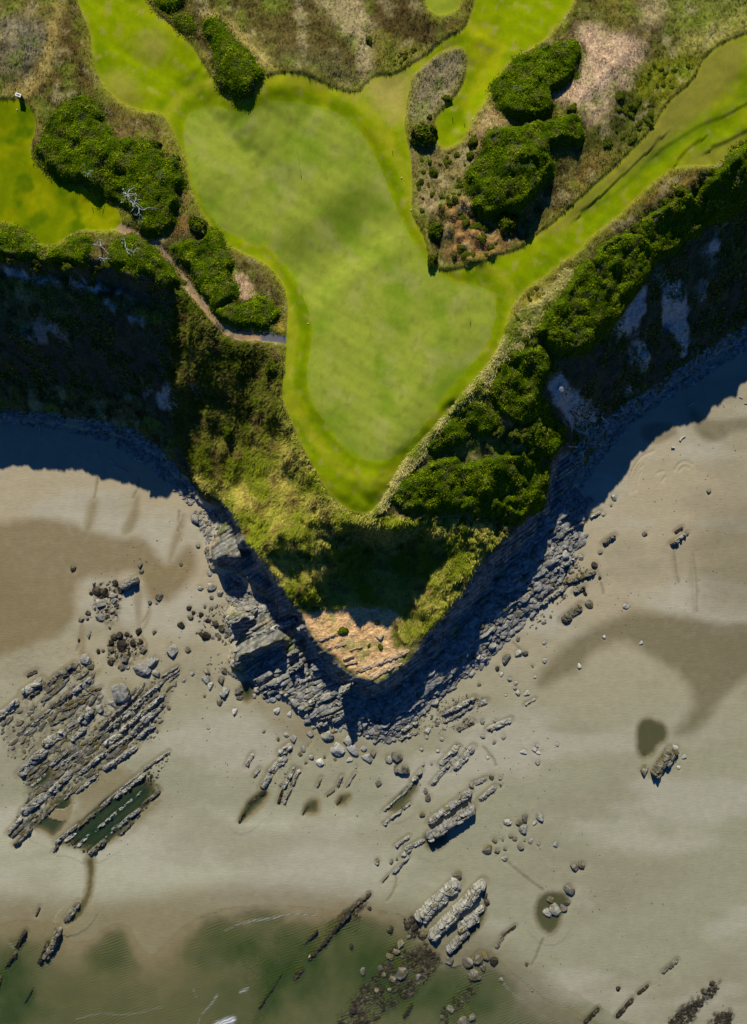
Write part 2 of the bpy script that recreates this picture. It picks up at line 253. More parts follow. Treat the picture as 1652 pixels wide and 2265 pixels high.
POOLS = [("tide_pool", "10: 330,590 480,470 600,370 720,280 880,200 960,250 940,330 850,400 760,520 680,580 560,650 500,620 430,590"), ("tide_pool", "10: 190,490 290,400 350,330 430,340 440,400 400,480 330,560 280,520"),
 ("tide_pool", "9: 985,1500 1050,1480 1150,1520 1165,1600 1100,1640 1070,1700 1000,1720 975,1640"), ("tide_pool", "12: 420,900 520,900 560,940 510,1010 490,1100 440,1150 380,1100 350,1020 370,940"),
 ("tide_pool", "11: 1140,540 1240,500 1300,560 1220,630 1150,620"), ("tide_pool", "11: 900,380 1000,290 1080,220 1100,250 1040,330 960,400"), ("tide_pool", "11: 20,400 90,300 170,270 180,310 90,400 0,470"),
 ("tide_pool", "11: 390,400 430,330 490,320 490,400 440,410"), ("tide_pool", "11: 600,350 620,300 690,290 670,330 630,360"), ("tide_pool", "8: 20,1260 60,1240 100,1290 80,1360 40,1380 10,1330"), ("tide_pool", "11: 1290,1230 1380,1130 1500,980 1520,1010 1480,1110 1400,1200 1310,1290"),
 ("tide_pool", "10: 200,200 290,130 330,150 300,230 200,260"), ("tide_pool", "10: 300,330 440,300 440,360 360,380"), ("tide_pool", "10: 520,690 580,680 575,780 560,900 530,990 480,1060 400,1090 440,1050 510,960 540,850 545,760")]
pool_data = []
for nm, sp in POOLS:
    pw = W(sp); s0 = sdf(pw, 3); s = s0 + .25 * fbm(X * .7, Y * .7, 2, 61); lv = float(np.median(samp(H, pw[:, 0], pw[:, 1]))) - .03
    m = (s0 < 2.9) & (wl_ < .3)
    H = np.where(m, np.where(s < 0, np.minimum(H, lv) - .04 - .38 * sstep(0, -1.6, s), np.maximum(H, lv + .01) * sstep(0, 1, s) + (1 - sstep(0, 1, s)) * (lv + .01)), H)
    if 'tide_pool' in nm and len(pool_data) in (2, 3): H = np.where(m & (s < 0), np.maximum(H, lv - .17), H)
    pool_data.append((nm, pw, s, lv))
H = H + inb * (sd_sea > 0) * .018 * fbm(X * .8, Y * .8, 3, 62) * sstep(0, 3, sd_sea)
RIP = W("7: 0,1050 150,1030 330,980 450,1010 430,1090 330,1150 200,1200 100,1300 0,1380", 1); sd_rip = sdf(RIP, 4)
H = H + inb * sstep(1, -2, sd_rip) * .11 * np.abs(fbm(X * .45 + .2 * Y, Y * .9, 3, 63))
RIP2 = W("10: 700,100 820,90 860,160 760,190 680,170"); RIP3 = W("10: 900,180 980,210 1000,300 1090,340 1050,390 950,400 900,330")
for rp in (RIP2, RIP3): H = H + inb * sstep(.5, -1.2, sdf(rp, 3)) * .12 * np.abs(fbm(X * .7, Y * .7, 3, 64))
for sp in ("6: 930,1560 935,1450 970,1380 1010,1330 1080,1302", "6: 962,1550 962,1470 985,1420 1012,1392", "6: 945,1560 950,1460 990,1385", "6: 975,1550 980,1470 1000,1430", "6: 1210,1420 1225,1385 1270,1362 1320,1385", "6: 1238,1425 1250,1405 1270,1395 1295,1405", "6: 1100,1440 1115,1430 1140,1428", "6: 1130,1490 1140,1470 1150,1462"):
    H = H - inb * .11 * np.exp(-(sdf(W(sp, 2, False), 1.5, False) / .22) ** 2)
for sp in ("7: 505,880 495,960 500,1010 470,1060", "7: 925,780 910,840 875,890", "7: 860,960 900,1010 905,1090 880,1110", "9: 1320,470 1345,640 1345,820", "9: 1200,420 1215,560 1230,640", "9: 735,570 760,660 770,710", "9: 215,1010 260,1055", "11: 955,780 970,830 950,890 910,945", "8: 440,1500 460,1600 420,1652", "12: 170,700 290,800 400,880", "12: 400,1180 360,1280 330,1340", "12: 30,0 90,60 110,110", "10: 130,60 150,20 145,-40", "7: 170,1530 180,1600 165,1652", "7: 1130,230 1110,290 1090,330", "7: 600,0 590,80 580,130", "7: 850,0 845,70 820,120", "7: 1100,210 1095,270 1115,310"):
    dl = sdf(W(sp, 2, False), 2, False) + .25 * fbm(X * .9, Y * .9, 2, 65); H = H - inb * .09 * np.exp(-(dl / .3) ** 2); DRAIN = np.maximum(DRAIN, sstep(.5, .1, dl)) if 'DRAIN' in globals() else sstep(.5, .1, dl)
gy_, gx_ = np.gradient(H, STEP); SL2 = np.hypot(gx_, gy_)
def hz(x, y): return samp(H, x, y)
# ------------------------------------------------------------------ mesh and material helpers
def C(r, g, b):
    c = np.array([r, g, b]) / 255.0; return np.where(c <= .04045, c / 12.92, ((c + .055) / 1.055) ** 2.4) / KALB
def mk_mesh(name, verts, faces, cols=None, smooth_=False, normals=None, flat_n=4):
    me = bpy.data.meshes.new(name); verts = np.asarray(verts, np.float32); faces = np.asarray(faces, np.int32); n, k = faces.shape
    me.vertices.add(len(verts)); me.vertices.foreach_set('co', verts.ravel())
    me.loops.add(n * k); me.loops.foreach_set('vertex_index', faces.ravel())
    me.polygons.add(n); me.polygons.foreach_set('loop_start', np.arange(0, n * k, k, dtype=np.int32)); me.polygons.foreach_set('loop_total', np.full(n, k, np.int32))
    me.update(calc_edges=True)
    me.polygons.foreach_set('use_smooth', np.full(n, smooth_))
    if cols is not None:
        a = me.color_attributes.new('Col', 'FLOAT_COLOR', 'POINT'); c = np.ones((len(verts), 4), np.float32); c[:, :3] = cols; a.data.foreach_set('color', c.ravel())
    return me
def attr(me, name, vals):
    a = me.attributes.new(name, 'FLOAT', 'POINT'); a.data.foreach_set('value', np.asarray(vals, np.float32))
def link(name, me, parent=None, mat=None):
    o = bpy.data.objects.new(name, me); COL.objects.link(o); o.parent = parent
    if mat is not None and me is not None: me.materials.append(mat)
    return o
def tag(o, label=None, cat=None, group=None, kind=None):
    if label: o['label'] = label
    if cat: o['category'] = cat
    if group: o['group'] = group
    if kind: o['kind'] = kind
    return o
class NT:
    def __init__(s, name):
        s.m = bpy.data.materials.new(name); s.m.use_nodes = True; s.t = s.m.node_tree; s.n = s.t.nodes; s.b = s.n['Principled BSDF']; s.out = s.n['Material Output']
    def new(s, t, **kw):
        n = s.n.new(t)
        for k, v in kw.items(): setattr(n, k, v)
        return n
    def l(s, a, b): s.t.links.new(a, b)
    def noise(s, scale, detail=4, rough=.55, vec=None, dist=0):
        n = s.new('ShaderNodeTexNoise'); n.inputs['Scale'].default_value = scale; n.inputs['Detail'].default_value = detail; n.inputs['Roughness'].default_value = rough; n.inputs['Distortion'].default_value = dist
        if vec is not None: s.l(vec, n.inputs['Vector'])
        return n
    def ramp(s, fac, stops):
        r = s.new('ShaderNodeValToRGB'); e = r.color_ramp.elements
        while len(e) < len(stops): e.new(.5)
        for k, (p, c) in enumerate(stops): e[k].position = p; e[k].color = (*c, 1) if len(c) == 3 else c
        s.l(fac, r.inputs[0]); return r
    def mix(s, fac, a, b, mode='MIX'):
        m = s.new('ShaderNodeMix', data_type='RGBA', blend_type=mode)
        for i, v in ((0, fac), (6, a), (7, b)):
            if hasattr(v, 'links'): s.l(v, m.inputs[i])
            elif isinstance(v, (int, float)): m.inputs[i].default_value = v
            else: m.inputs[i].default_value = (*v, 1)
        return m.outputs[2]
    def pos(s): return s.new('ShaderNodeNewGeometry').outputs['Position']
    def bump(s, h, strength, dist):
        b = s.new('ShaderNodeBump'); b.inputs['Strength'].default_value = strength; b.inputs['Distance'].default_value = dist; s.l(h, b.inputs['Height']); s.l(b.outputs[0], s.b.inputs['Normal']); return b
def ground_mat(name, amp, scale, bs, bd, rough=.95, spec=.03, bscale=2.2):
    """vertex-held ground colour, broken up by fine noise, with a fine relief"""
    t = NT(name); at = t.new('ShaderNodeAttribute', attribute_name='Col'); p = t.pos()
    n1 = t.noise(scale, 5, .65, p); n2 = t.noise(scale * 6, 3, .6, p)
    r = t.ramp(n1.outputs[0], [(.28, (1 - amp,) * 3), (.72, (1 + amp,) * 3)]); r2 = t.ramp(n2.outputs[0], [(.3, (1 - amp * .7,) * 3), (.7, (1 + amp * .7,) * 3)])
    c = t.mix(1., at.outputs['Color'], r.outputs[0], 'MULTIPLY'); c = t.mix(1., c, r2.outputs[0], 'MULTIPLY'); t.l(c, t.b.inputs['Base Color'])
    if amp > .15:
        n4 = t.noise(2.6, 6, .75, p, .6); r4 = t.ramp(n4.outputs[0], [(.34, (.45,) * 3), (.5, (.95,) * 3), (.68, (1.5, 1.46, 1.35))]); c = t.mix(1., c, r4.outputs[0], 'MULTIPLY'); t.l(c, t.b.inputs['Base Color'])
    t.b.inputs['Roughness'].default_value = rough; t.b.inputs['Specular IOR Level'].default_value = spec
    nb = t.noise(bscale, 6, .65, p); t.bump(nb.outputs[0], bs, bd); return t
def leaf_mat(name, trans=.25):
    t = NT(name); at = t.new('ShaderNodeAttribute', attribute_name='Col'); t.l(at.outputs['Color'], t.b.inputs['Base Color']); t.b.inputs['Roughness'].default_value = .8; t.b.inputs['Specular IOR Level'].default_value = 0
    tr = t.new('ShaderNodeBsdfTranslucent'); t.l(at.outputs['Color'], tr.inputs[0]); mx = t.new('ShaderNodeMixShader'); mx.inputs[0].default_value = trans
    t.l(t.b.outputs[0], mx.inputs[1]); t.l(tr.outputs[0], mx.inputs[2]); t.l(mx.outputs[0], t.out.inputs[0]); return t.m
def rock_mat(name, c1, c2, c3, lich=None, lf=.5, bs=.9):
    t = NT(name); tc = t.new('ShaderNodeTexCoord').outputs['Object']; p = t.pos(); oi = t.new('ShaderNodeObjectInfo')
    n1 = t.noise(.9, 6, .65, p); c = t.ramp(n1.outputs[0], [(.3, c1), (.52, c2), (.75, c3)]).outputs[0]
    if lich is not None:
        n2 = t.noise(.55, 5, .7, p); f = t.ramp(n2.outputs[0], [(lf, (0, 0, 0)), (lf + .08, (1, 1, 1))]); c = t.mix(f.outputs[0], c, lich)
    n3 = t.noise(5, 4, .7, p); g = t.ramp(n3.outputs[0], [(.3, (.62,) * 3), (.65, (1.15,) * 3)]); c = t.mix(1., c, g.outputs[0], 'MULTIPLY')
    rr = t.ramp(oi.outputs['Random'], [(0, (.78, .78, .80)), (1, (1.12, 1.1, 1.05))]); c = t.mix(1., c, rr.outputs[0], 'MULTIPLY')
    t.l(c, t.b.inputs['Base Color']); t.b.inputs['Roughness'].default_value = .85; t.b.inputs['Specular IOR Level'].default_value = .25
    nb = t.noise(3.2, 7, .7, p); t.bump(nb.outputs[0], bs, .12); return t.m
# ------------------------------------------------------------------ ground colours
def mixc(A, c, w): return A * (1 - w[..., None]) + c * w[..., None]
Nf = lambda s, o=3, k=0: fbm(X * s, Y * s, o, k)
n_a, n_b, n_c, n_d = Nf(.12, 4, 70), Nf(.5, 4, 71), Nf(1.3, 3, 72), Nf(.035, 3, 73)
BASE = np.zeros((NY, NX, 3)) + C(112, 100, 52)
BASE = mixc(BASE, C(96, 98, 34), sstep(-.15, .2, n_a)); BASE = mixc(BASE, C(70, 58, 26), sstep(-.05, .25, n_b) * .8); BASE = mixc(BASE, C(150, 132, 82), sstep(.05, .4, n_c) * .55)
def paint(spec, col, soft=1.5, st=1., k=0, noise=1.0, z=None, n=2):
    global BASE
    s = sdf(W(spec, n), soft + 1.5) + noise * fbm(X * .35, Y * .35, 3, k); BASE = mixc(BASE, col, st * sstep(soft, -soft, s))
paint("1: -100,40 60,90 200,100 290,160 290,250 240,380 180,440 60,470 -100,500", C(128, 118, 80), 1.5, .8, 1)
paint("1: 20,90 180,110 280,170 270,270 200,380 60,400 20,250", C(150, 138, 112), 2, .5, 41)
paint("1: 390,60 500,110 540,200 550,330 520,420 430,470 330,560 300,520 330,380 370,200", C(92, 72, 34), 1.5, .75, 2)
paint("1: 300,0 400,0 390,80 360,220 330,380 290,480 200,560 160,610 0,600 0,545 120,520 220,430 270,330 300,200", C(172, 150, 82), .9, .9, 3, .5)
paint("1: 440,0 -100,0 -100,60 60,80 300,130 420,90", C(140, 130, 60), 2, .6, 4)
paint("1: 480,470 600,470 680,590 900,700 1000,720 1040,800 980,840 800,830 660,760 620,660 540,560", C(112, 96, 46), 1.2, .7, 5)
paint("1: 660,780 800,820 900,830 1000,930 980,960 880,850 740,850", C(168, 138, 84), .6, .7, 6)
paint("1: 950,860 1050,780 1130,960 1150,1040 1080,1040 1000,960", C(140, 132, 50), .9, .8, 7)
paint("1: 1110,1100 1150,1110 1200,1290 1180,1400 1080,1470 980,1450 1060,1390 1100,1250", C(142, 112, 60), .9, .85, 8)
paint("1: 900,-40 1000,90 1150,215 1210,60 1150,-40", C(92, 84, 34), 1.2, .6, 9)
paint("1: 1200,90 1270,50 1380,80 1500,170 1600,280 1652,350; 2: 40,200 130,300 230,400 250,440 140,450 60,330 -100,150", C(168, 152, 80), .9, .85, 10, .5)
paint("2: 0,0 430,0 560,120 640,250 700,380 755,480 745,580 600,540 400,450 270,440 130,270 0,150 -200,0", C(100, 88, 42), 1.3, .7, 11)
paint("2: 250,300 550,330 740,440 740,575 560,520 400,440 270,420", C(112, 112, 62), 1.5, .6, 12)
paint("2: 430,-40 740,-40 790,90 850,160 840,400 800,560 740,480 750,380 640,210 560,110", C(178, 160, 110), 1, .92, 13, .5)
paint("2: 750,-40 790,90 860,160 960,225 1080,262 1200,270 1290,240 1385,185 1450,0 1450,-60", C(88, 74, 36), 1, .8, 14, .5)
paint("2: 780,170 900,180 1050,270 1200,280 1180,330 1050,400 950,470 850,440 800,300", C(134, 126, 48), 1, .75, 15)
paint("2: 1050,470 1130,370 1300,300 1400,330 1395,460 1330,600 1240,680 1180,750 1040,740 1040,600", C(160, 146, 104), 1.2, .85, 16)
paint("2: 1020,760 1180,760 1220,910 1400,850 1480,700 1560,580 1652,640 1560,780 1470,960 1400,1060 1450,1200 1300,1240 1180,1260 1060,1290 1060,1000", C(138, 124, 72), 1.3, .8, 17)
paint("2: 1080,1170 1200,1170 1250,1280 1120,1330", C(176, 152, 104), 1, .8, 18)
paint("2: 1250,1240 1440,1240 1480,1380 1570,1400 1652,1440 1652,1560 1500,1590 1300,1600 1230,1560 1330,1500 1320,1400", C(170, 126, 74), 1, .7, 19)
paint("3: -20,690 100,640 200,700 330,725 60,800 0,920 -100,850", C(170, 142, 90), 1, .8, 20)
paint("3: 600,170 750,160 950,230 1040,310 960,480 830,600 790,700 680,760 600,620 460,600 520,500 640,400 660,300", C(214, 182, 142), 1.8, .95, 21)
paint("3: 740,-60 980,-60 960,60 900,190 760,150", C(118, 112, 40), 2, .8, 22)
paint("3: 1000,30 1130,-40 1180,60 1080,180 980,160", C(176, 160, 108), 1.8, .8, 23)
paint("3: 1150,-80 1700,-80 1652,60 1500,160 1350,220 1150,200", C(122, 128, 48), 2, .85, 24)
paint("3: 1200,270 1450,150 1700,20 1700,180 1540,240 1430,310 1250,330", C(164, 158, 74), 1.4, .9, 25, .5)
paint("3: 960,420 1100,330 1370,330 1340,470 1260,550 1120,660 1000,640 940,520", C(126, 130, 20), 1.8, .85, 26)
paint("3: 840,580 960,560 1120,640 1060,780 940,900 760,960 660,920 680,800 860,700", C(82, 88, 26), 1.8, .8, 27)
paint("3: 660,940 900,900 760,1100 640,1210 520,1310 450,1290 500,1150 610,1050", C(140, 118, 56), 1.6, .85, 28)
paint("3: 1060,1110 1200,1030 1440,1035 1400,1080 1200,1180 1000,1240 920,1290 980,1180", C(146, 120, 52), .9, .8, 29)
paint("6: 170,570 210,420 260,350 400,260 520,270 480,340 380,420 300,520 210,600 160,660", C(160, 146, 56), .9, .9, 30)
paint("5: 210,450 290,420 290,600 200,560", C(166, 140, 56), .8, .8, 31)
paint("4: 1420,200 1480,190 1560,300 1540,360 1450,380 1440,290", C(208, 172, 130), .7, .9, 32)
paint("8: 350,830 520,830 700,770 960,800 1000,850 930,900 920,1050 1040,1060 930,1180 840,1240 700,1200 640,1120 540,1050 480,980", C(226, 182, 126), .8, .95, 33)
paint("8: 0,330 60,260 120,330 60,400 -60,420; 7: 1430,330 1300,450 1260,420 1380,340", C(232, 182, 118), .6, .8, 34)
top_olive = (sdf(W("0: 395,640 440,640 510,745 620,765 630,860 650,950 690,1040 740,1120 800,1145 1000,1150 1130,1165 1060,1235 1000,1340 915,1425 880,1400 900,1340 800,1340 690,1340 640,1315 590,1250 545,1195 520,1130 450,1080 420,1020 380,940 380,800"), 5))
BASE = mixc(BASE, C(126, 112, 52), .85 * sstep(1, -1, top_olive + 1.2 * n_b))
BASE = mixc(BASE, C(120, 100, 60), .6 * sstep(1, -1, top_olive) * sstep(.05, .3, n_c))
# cliffs: dark soil and vegetation with bare grey streaks
cm = sstep(.55, 1.0, blur(SLOPE, 3, 1)) * sstep(0, 1, top_olive)
strk = fbm(X * .16 + .3 * n_b, Y * .13, 4, 80) - .16
BASE = mixc(BASE, mixc(mixc(np.zeros_like(BASE) + C(84, 82, 60), C(160, 154, 136), sstep(.06, .22, strk) * .8), C(52, 68, 34), sstep(.0, .25, n_b) * .7), cm)
rk = mixc(np.zeros_like(BASE) + C(138, 138, 128), C(92, 90, 80), sstep(-.1, .3, n_b)); rk = mixc(rk, C(190, 184, 168), sstep(.1, .35, n_c) * .7); rk = mixc(rk, C(84, 82, 74), sstep(.5, .9, 1 - strata) * .6)
upperflat = sstep(6.5, 8, Zt) * sstep(.9, .5, SLOPE)
BASE = mixc(BASE, rk, in_rock * wl_ * (1 - upperflat)); BASE = mixc(BASE, C(196, 184, 152), in_rock * wl_ * upperflat * sstep(.1, .5, strata2 + .4 * n_b) * sstep(.8, -.8, sdf(W('8: 640,1060 700,1130 860,1120 1030,1030 1060,1060 960,1180 850,1260 700,1220'), 3) + 1.2 * n_b))
for sp in ("6: 820,480 930,400 1020,290 1040,330 1010,480 960,560 840,600", "6: 1110,270 1250,250 1290,500 1300,720 1240,700 1200,570 1120,500", "6: 960,600 1030,640 1050,800 980,810", "6: 440,860 510,830 560,920 700,1000 740,1130 700,1220 620,1210 540,1090 440,970", "6: 900,930 940,890 980,940 920,970", "3: 1430,1490 1490,1480 1500,1540 1430,1560", "4: 990,920 1090,860 1130,880 1080,930 1090,1050 1020,1060 960,1000", "4: 1160,880 1220,900 1240,960 1200,980", "4: 1160,1150 1200,1140 1250,1160 1240,1190", "4: 780,470 900,520 870,535 800,500", "4: 640,390 720,430 680,430", "4: 0,180 120,220 230,240 370,255 520,270 640,305 780,330 640,330 500,290 350,270 220,265 100,240 0,200", "8: 980,370 1110,300 1120,315 1000,385"):
    BASE = mixc(BASE, C(210, 204, 188), .75 * sstep(.6, -.6, sdf(W(sp), 2) + 1.6 * n_b + .6 * n_c))
BASE = mixc(BASE, C(120, 134, 40), .55 * sstep(.08, .3, Nf(.2, 4, 150)) * (1 - cm)); BASE = mixc(BASE, C(184, 168, 116), .5 * sstep(.1, .35, Nf(.28, 4, 151)) * (1 - cm)); BASE = BASE * (1.16 + .25 * n_a)[..., None]; SOFT = sstep(2.2, 0, sd_mown) * sstep(-.1, .3, n_a + .35) * (1 - cm); BASE = mixc(BASE, C(146, 144, 44), SOFT * .7)
# mown turf
ang = math.radians(60); S1 = X * math.cos(ang) + Y * math.sin(ang)
FW = np.zeros_like(BASE) + C(142, 160, 6)
FW = mixc(FW, C(108, 136, 4), sstep(-.1, .35, Nf(.09, 3, 90)) * .8); FW = mixc(FW, C(176, 174, 20), sstep(.05, .4, Nf(.13, 3, 91)) * .6)
FW = mixc(FW, C(164, 156, 66), .8 * sstep(.1, .4, n_b) * sstep(.5, .9, 1 + n_d)); FW = FW * (1 + .05 * np.sin(S1 * 2.4 + n_a * 3) + .08 * n_c)[..., None]
def paintF(spec, col, soft, st, k=0):
    global FW
    s = sdf(W(spec), soft + 1.5) + .8 * fbm(X * .25, Y * .25, 3, k); FW = mixc(FW, col, st * sstep(soft, -soft, s))
paintF("2: 740,470 1040,420 1060,600 1010,760 900,700 780,600", C(188, 170, 84), 3, .85, 1)
paintF("1: 640,470 760,440 860,520 820,640 700,620", C(168, 158, 62), 2, .7, 2); paintF("1: 850,230 960,190 1030,280 960,380 860,330", C(172, 158, 70), 2.5, .7, 3)
paintF("3: 1140,600 1400,300 1652,200 1652,420 1450,640 1200,850 900,1080 560,1370 480,1440 420,1430 760,1110 990,890", C(140, 132, 52), 1.6, .85, 4)
paintF("3: 1300,960 1652,820 1652,880 1540,970 1440,1030 1230,1020", C(160, 154, 52), 1.6, .8, 5); paintF("3: 1480,690 1652,520 1652,600 1400,800 1080,1000 1050,980", C(96, 128, 20), 2, .7, 6)
paintF("3: 680,1290 900,1150 1010,1010 1090,910 1060,1000 880,1180", C(82, 108, 18), .9, .8, 7)
for b in blobs("2,820,90,60,40,0 2,400,540,120,50,20 1,800,640,120,50,10", 28): FW = mixc(FW, C(112, 104, 30), .5 * sstep(1.2, .3, blobval(b)))
edge_y = sstep(1.0, 0, -sd_m); FW = mixc(FW, C(176, 166, 44), edge_y * .35)
collar = sstep(1.6, 0, np.abs(sd_g - 1.4)); FW = mixc(FW, C(104, 122, 10), sstep(1.0, 0, np.abs(sd_g - .9 + .5 * n_a)) * .42); FW = mixc(FW, C(178, 176, 36), sstep(1.5, .3, np.abs(sd_g - 3.2)) * .5)
LF = mixc(mixc(np.zeros_like(BASE) + C(120, 136, 4), C(148, 152, 6), sstep(-.1, .3, Nf(.14, 3, 92))), C(84, 112, 6), sstep(.05, .35, Nf(.2, 3, 93)) * .8)
FW = mixc(FW, LF, sstep(.3, -.3, sd_l))
PG = np.zeros_like(BASE) + C(154, 166, 54); PG = mixc(PG, C(122, 150, 30), sstep(-.05, .3, Nf(.1, 4, 94)) * .8); PG = mixc(PG, C(166, 166, 84), sstep(.0, .35, Nf(.16, 4, 95)) * .6)
PG = mixc(PG, C(120, 124, 44), sstep(.1, .4, n_b) * .35); PG = PG * (1 + .05 * np.sin(S1 * 2.6) * sstep(-.3, .3, n_d + .2) + .07 * n_c + .06 * Nf(2.2, 2, 99))[..., None]; PG = mixc(PG, FW, sstep(-1.1, .1, sd_g) * .45)
for b in blobs("0,650,535,52,40,35 0,765,455,60,38,40", 28): PG = mixc(PG, C(98, 110, 30), .5 * sstep(1.3, .1, blobval(b)))  # shading of the two slopes painted into the green's colour
PATHC = mixc(np.zeros_like(BASE) + C(186, 150, 108), C(150, 134, 98), sstep(-.1, .3, n_b)); g_ = unp((620, 745), 27.5); PATHC = mixc(PATHC, C(105, 105, 108), sstep(3.4, 2.4, np.hypot(X - g_[0] + .8, Y - g_[1])))
# beach
SAND = np.zeros_like(BASE) + C(180, 166, 132); yy = sstep(-10, -60, Y); SAND = mixc(SAND, C(160, 156, 124), yy); SAND = mixc(SAND, C(188, 184, 152), sstep(-62, -70, Y + 2 * n_a) * sstep(-92, -80, Y) * sstep(15, -10, X) * .8)
SAND = mixc(SAND, C(150, 142, 112), sstep(-.05, .3, fbm(X * .03, Y * .06, 4, 96)) * .55); SAND = mixc(SAND, C(186, 180, 156), sstep(-.05, .3, fbm(X * .025 + 7, Y * .07, 4, 97)) * .6)
SAND = SAND * (1 + .05 * n_b + .03 * n_c + .05 * fbm(X * .06, Y * .5, 3, 98))[..., None]
WET = np.zeros_like(X)
def wet(spec, soft=2.5, st=1., k=0):
    global WET
    WET = np.maximum(WET, st * sstep(soft, -soft, sdf(W(spec), soft + 2) + .9 * fbm(X * .15, Y * .15, 3, k)))
wet("7: -300,330 0,280 180,250 330,245 440,270 560,320 720,370 850,350 930,430 1030,560 1120,420 1200,420 1210,560 1130,680 980,790 900,740 880,640 800,560 700,600 520,620 465,700 460,860 400,950 250,990 150,1060 -300,1150", 1.6, 1, 1)
wet("7: 560,120 610,120 590,250 560,340 500,330 540,200", 1, .8, 2); wet("7: 830,100 870,110 850,230 820,330 740,360 800,220", 1, .8, 3); wet("7: 1120,220 1150,230 1140,300 1090,450 1030,600 1020,480 1070,330", .8, .8, 4); wet("7: 835,640 870,640 880,760 860,930 830,860 820,720", .7, .7, 5); wet("7: 920,770 940,780 900,930 870,930 900,850", .5, .7, 6); wet("7: 495,890 520,890 515,1000 530,1130 580,1180 640,1160 600,1220 560,1230 470,1100", .6, .7, 16)
wet("9: 350,1230 500,1060 700,910 900,825 1050,815 1300,850 1500,880 1750,880 1750,1160 1560,1280 1480,1370 1430,1480 1330,1570 1180,1590 1260,1480 1330,1380 1290,1260 1160,1150 1000,1060 900,990 780,1020 680,1090 620,1190 480,1240 380,1310", 1.9, 1, 7)
wet("9: 1400,190 1652,120 1900,100 1900,860 1500,860 1360,820 1330,560 1200,430 1350,330", 5, .55, 8)
wet("6: 1280,1050 1340,1040 1380,1110 1500,1120 1750,1080 1750,1160 1570,1180 1500,1240 1400,1245 1350,1210 1310,1120", 1, .9, 9); wet("6: 1010,1150 1100,1130 1200,1130 1240,1200 1170,1240 1090,1255 1040,1240 1005,1190", .9, .8, 10)
wet("10: 430,290 620,130 700,100 860,170 1000,270 940,430 760,560 560,650 330,600 300,560 430,400 500,330", 1.2, .7, 11); wet("0: -300,1960 100,2000 300,1990 500,1950 700,1970 850,1990 1000,2020 1130,2100 1250,2200 1330,2300 -300,2300", 3, .7, 12); wet("9: 1180,420 1215,420 1230,600 1200,620", .8, .5, 13); wet("9: 1290,350 1320,470 1350,840 1310,840 1290,560", 1, .5, 14); wet("0: 520,1420 640,1550 700,1620 860,1660 800,1680 640,1640 520,1520", 1.5, .5, 15)
WET = np.maximum(WET, .8 * sstep(1.3, 0, sd_foot) * sstep(-30, -36, Y)); WET = np.maximum(WET, .9 * sstep(1.5, -.2, sd_sea))
for nm, pw, s, lv in pool_data: WET = np.maximum(WET, sstep(1.2, -.1, s))
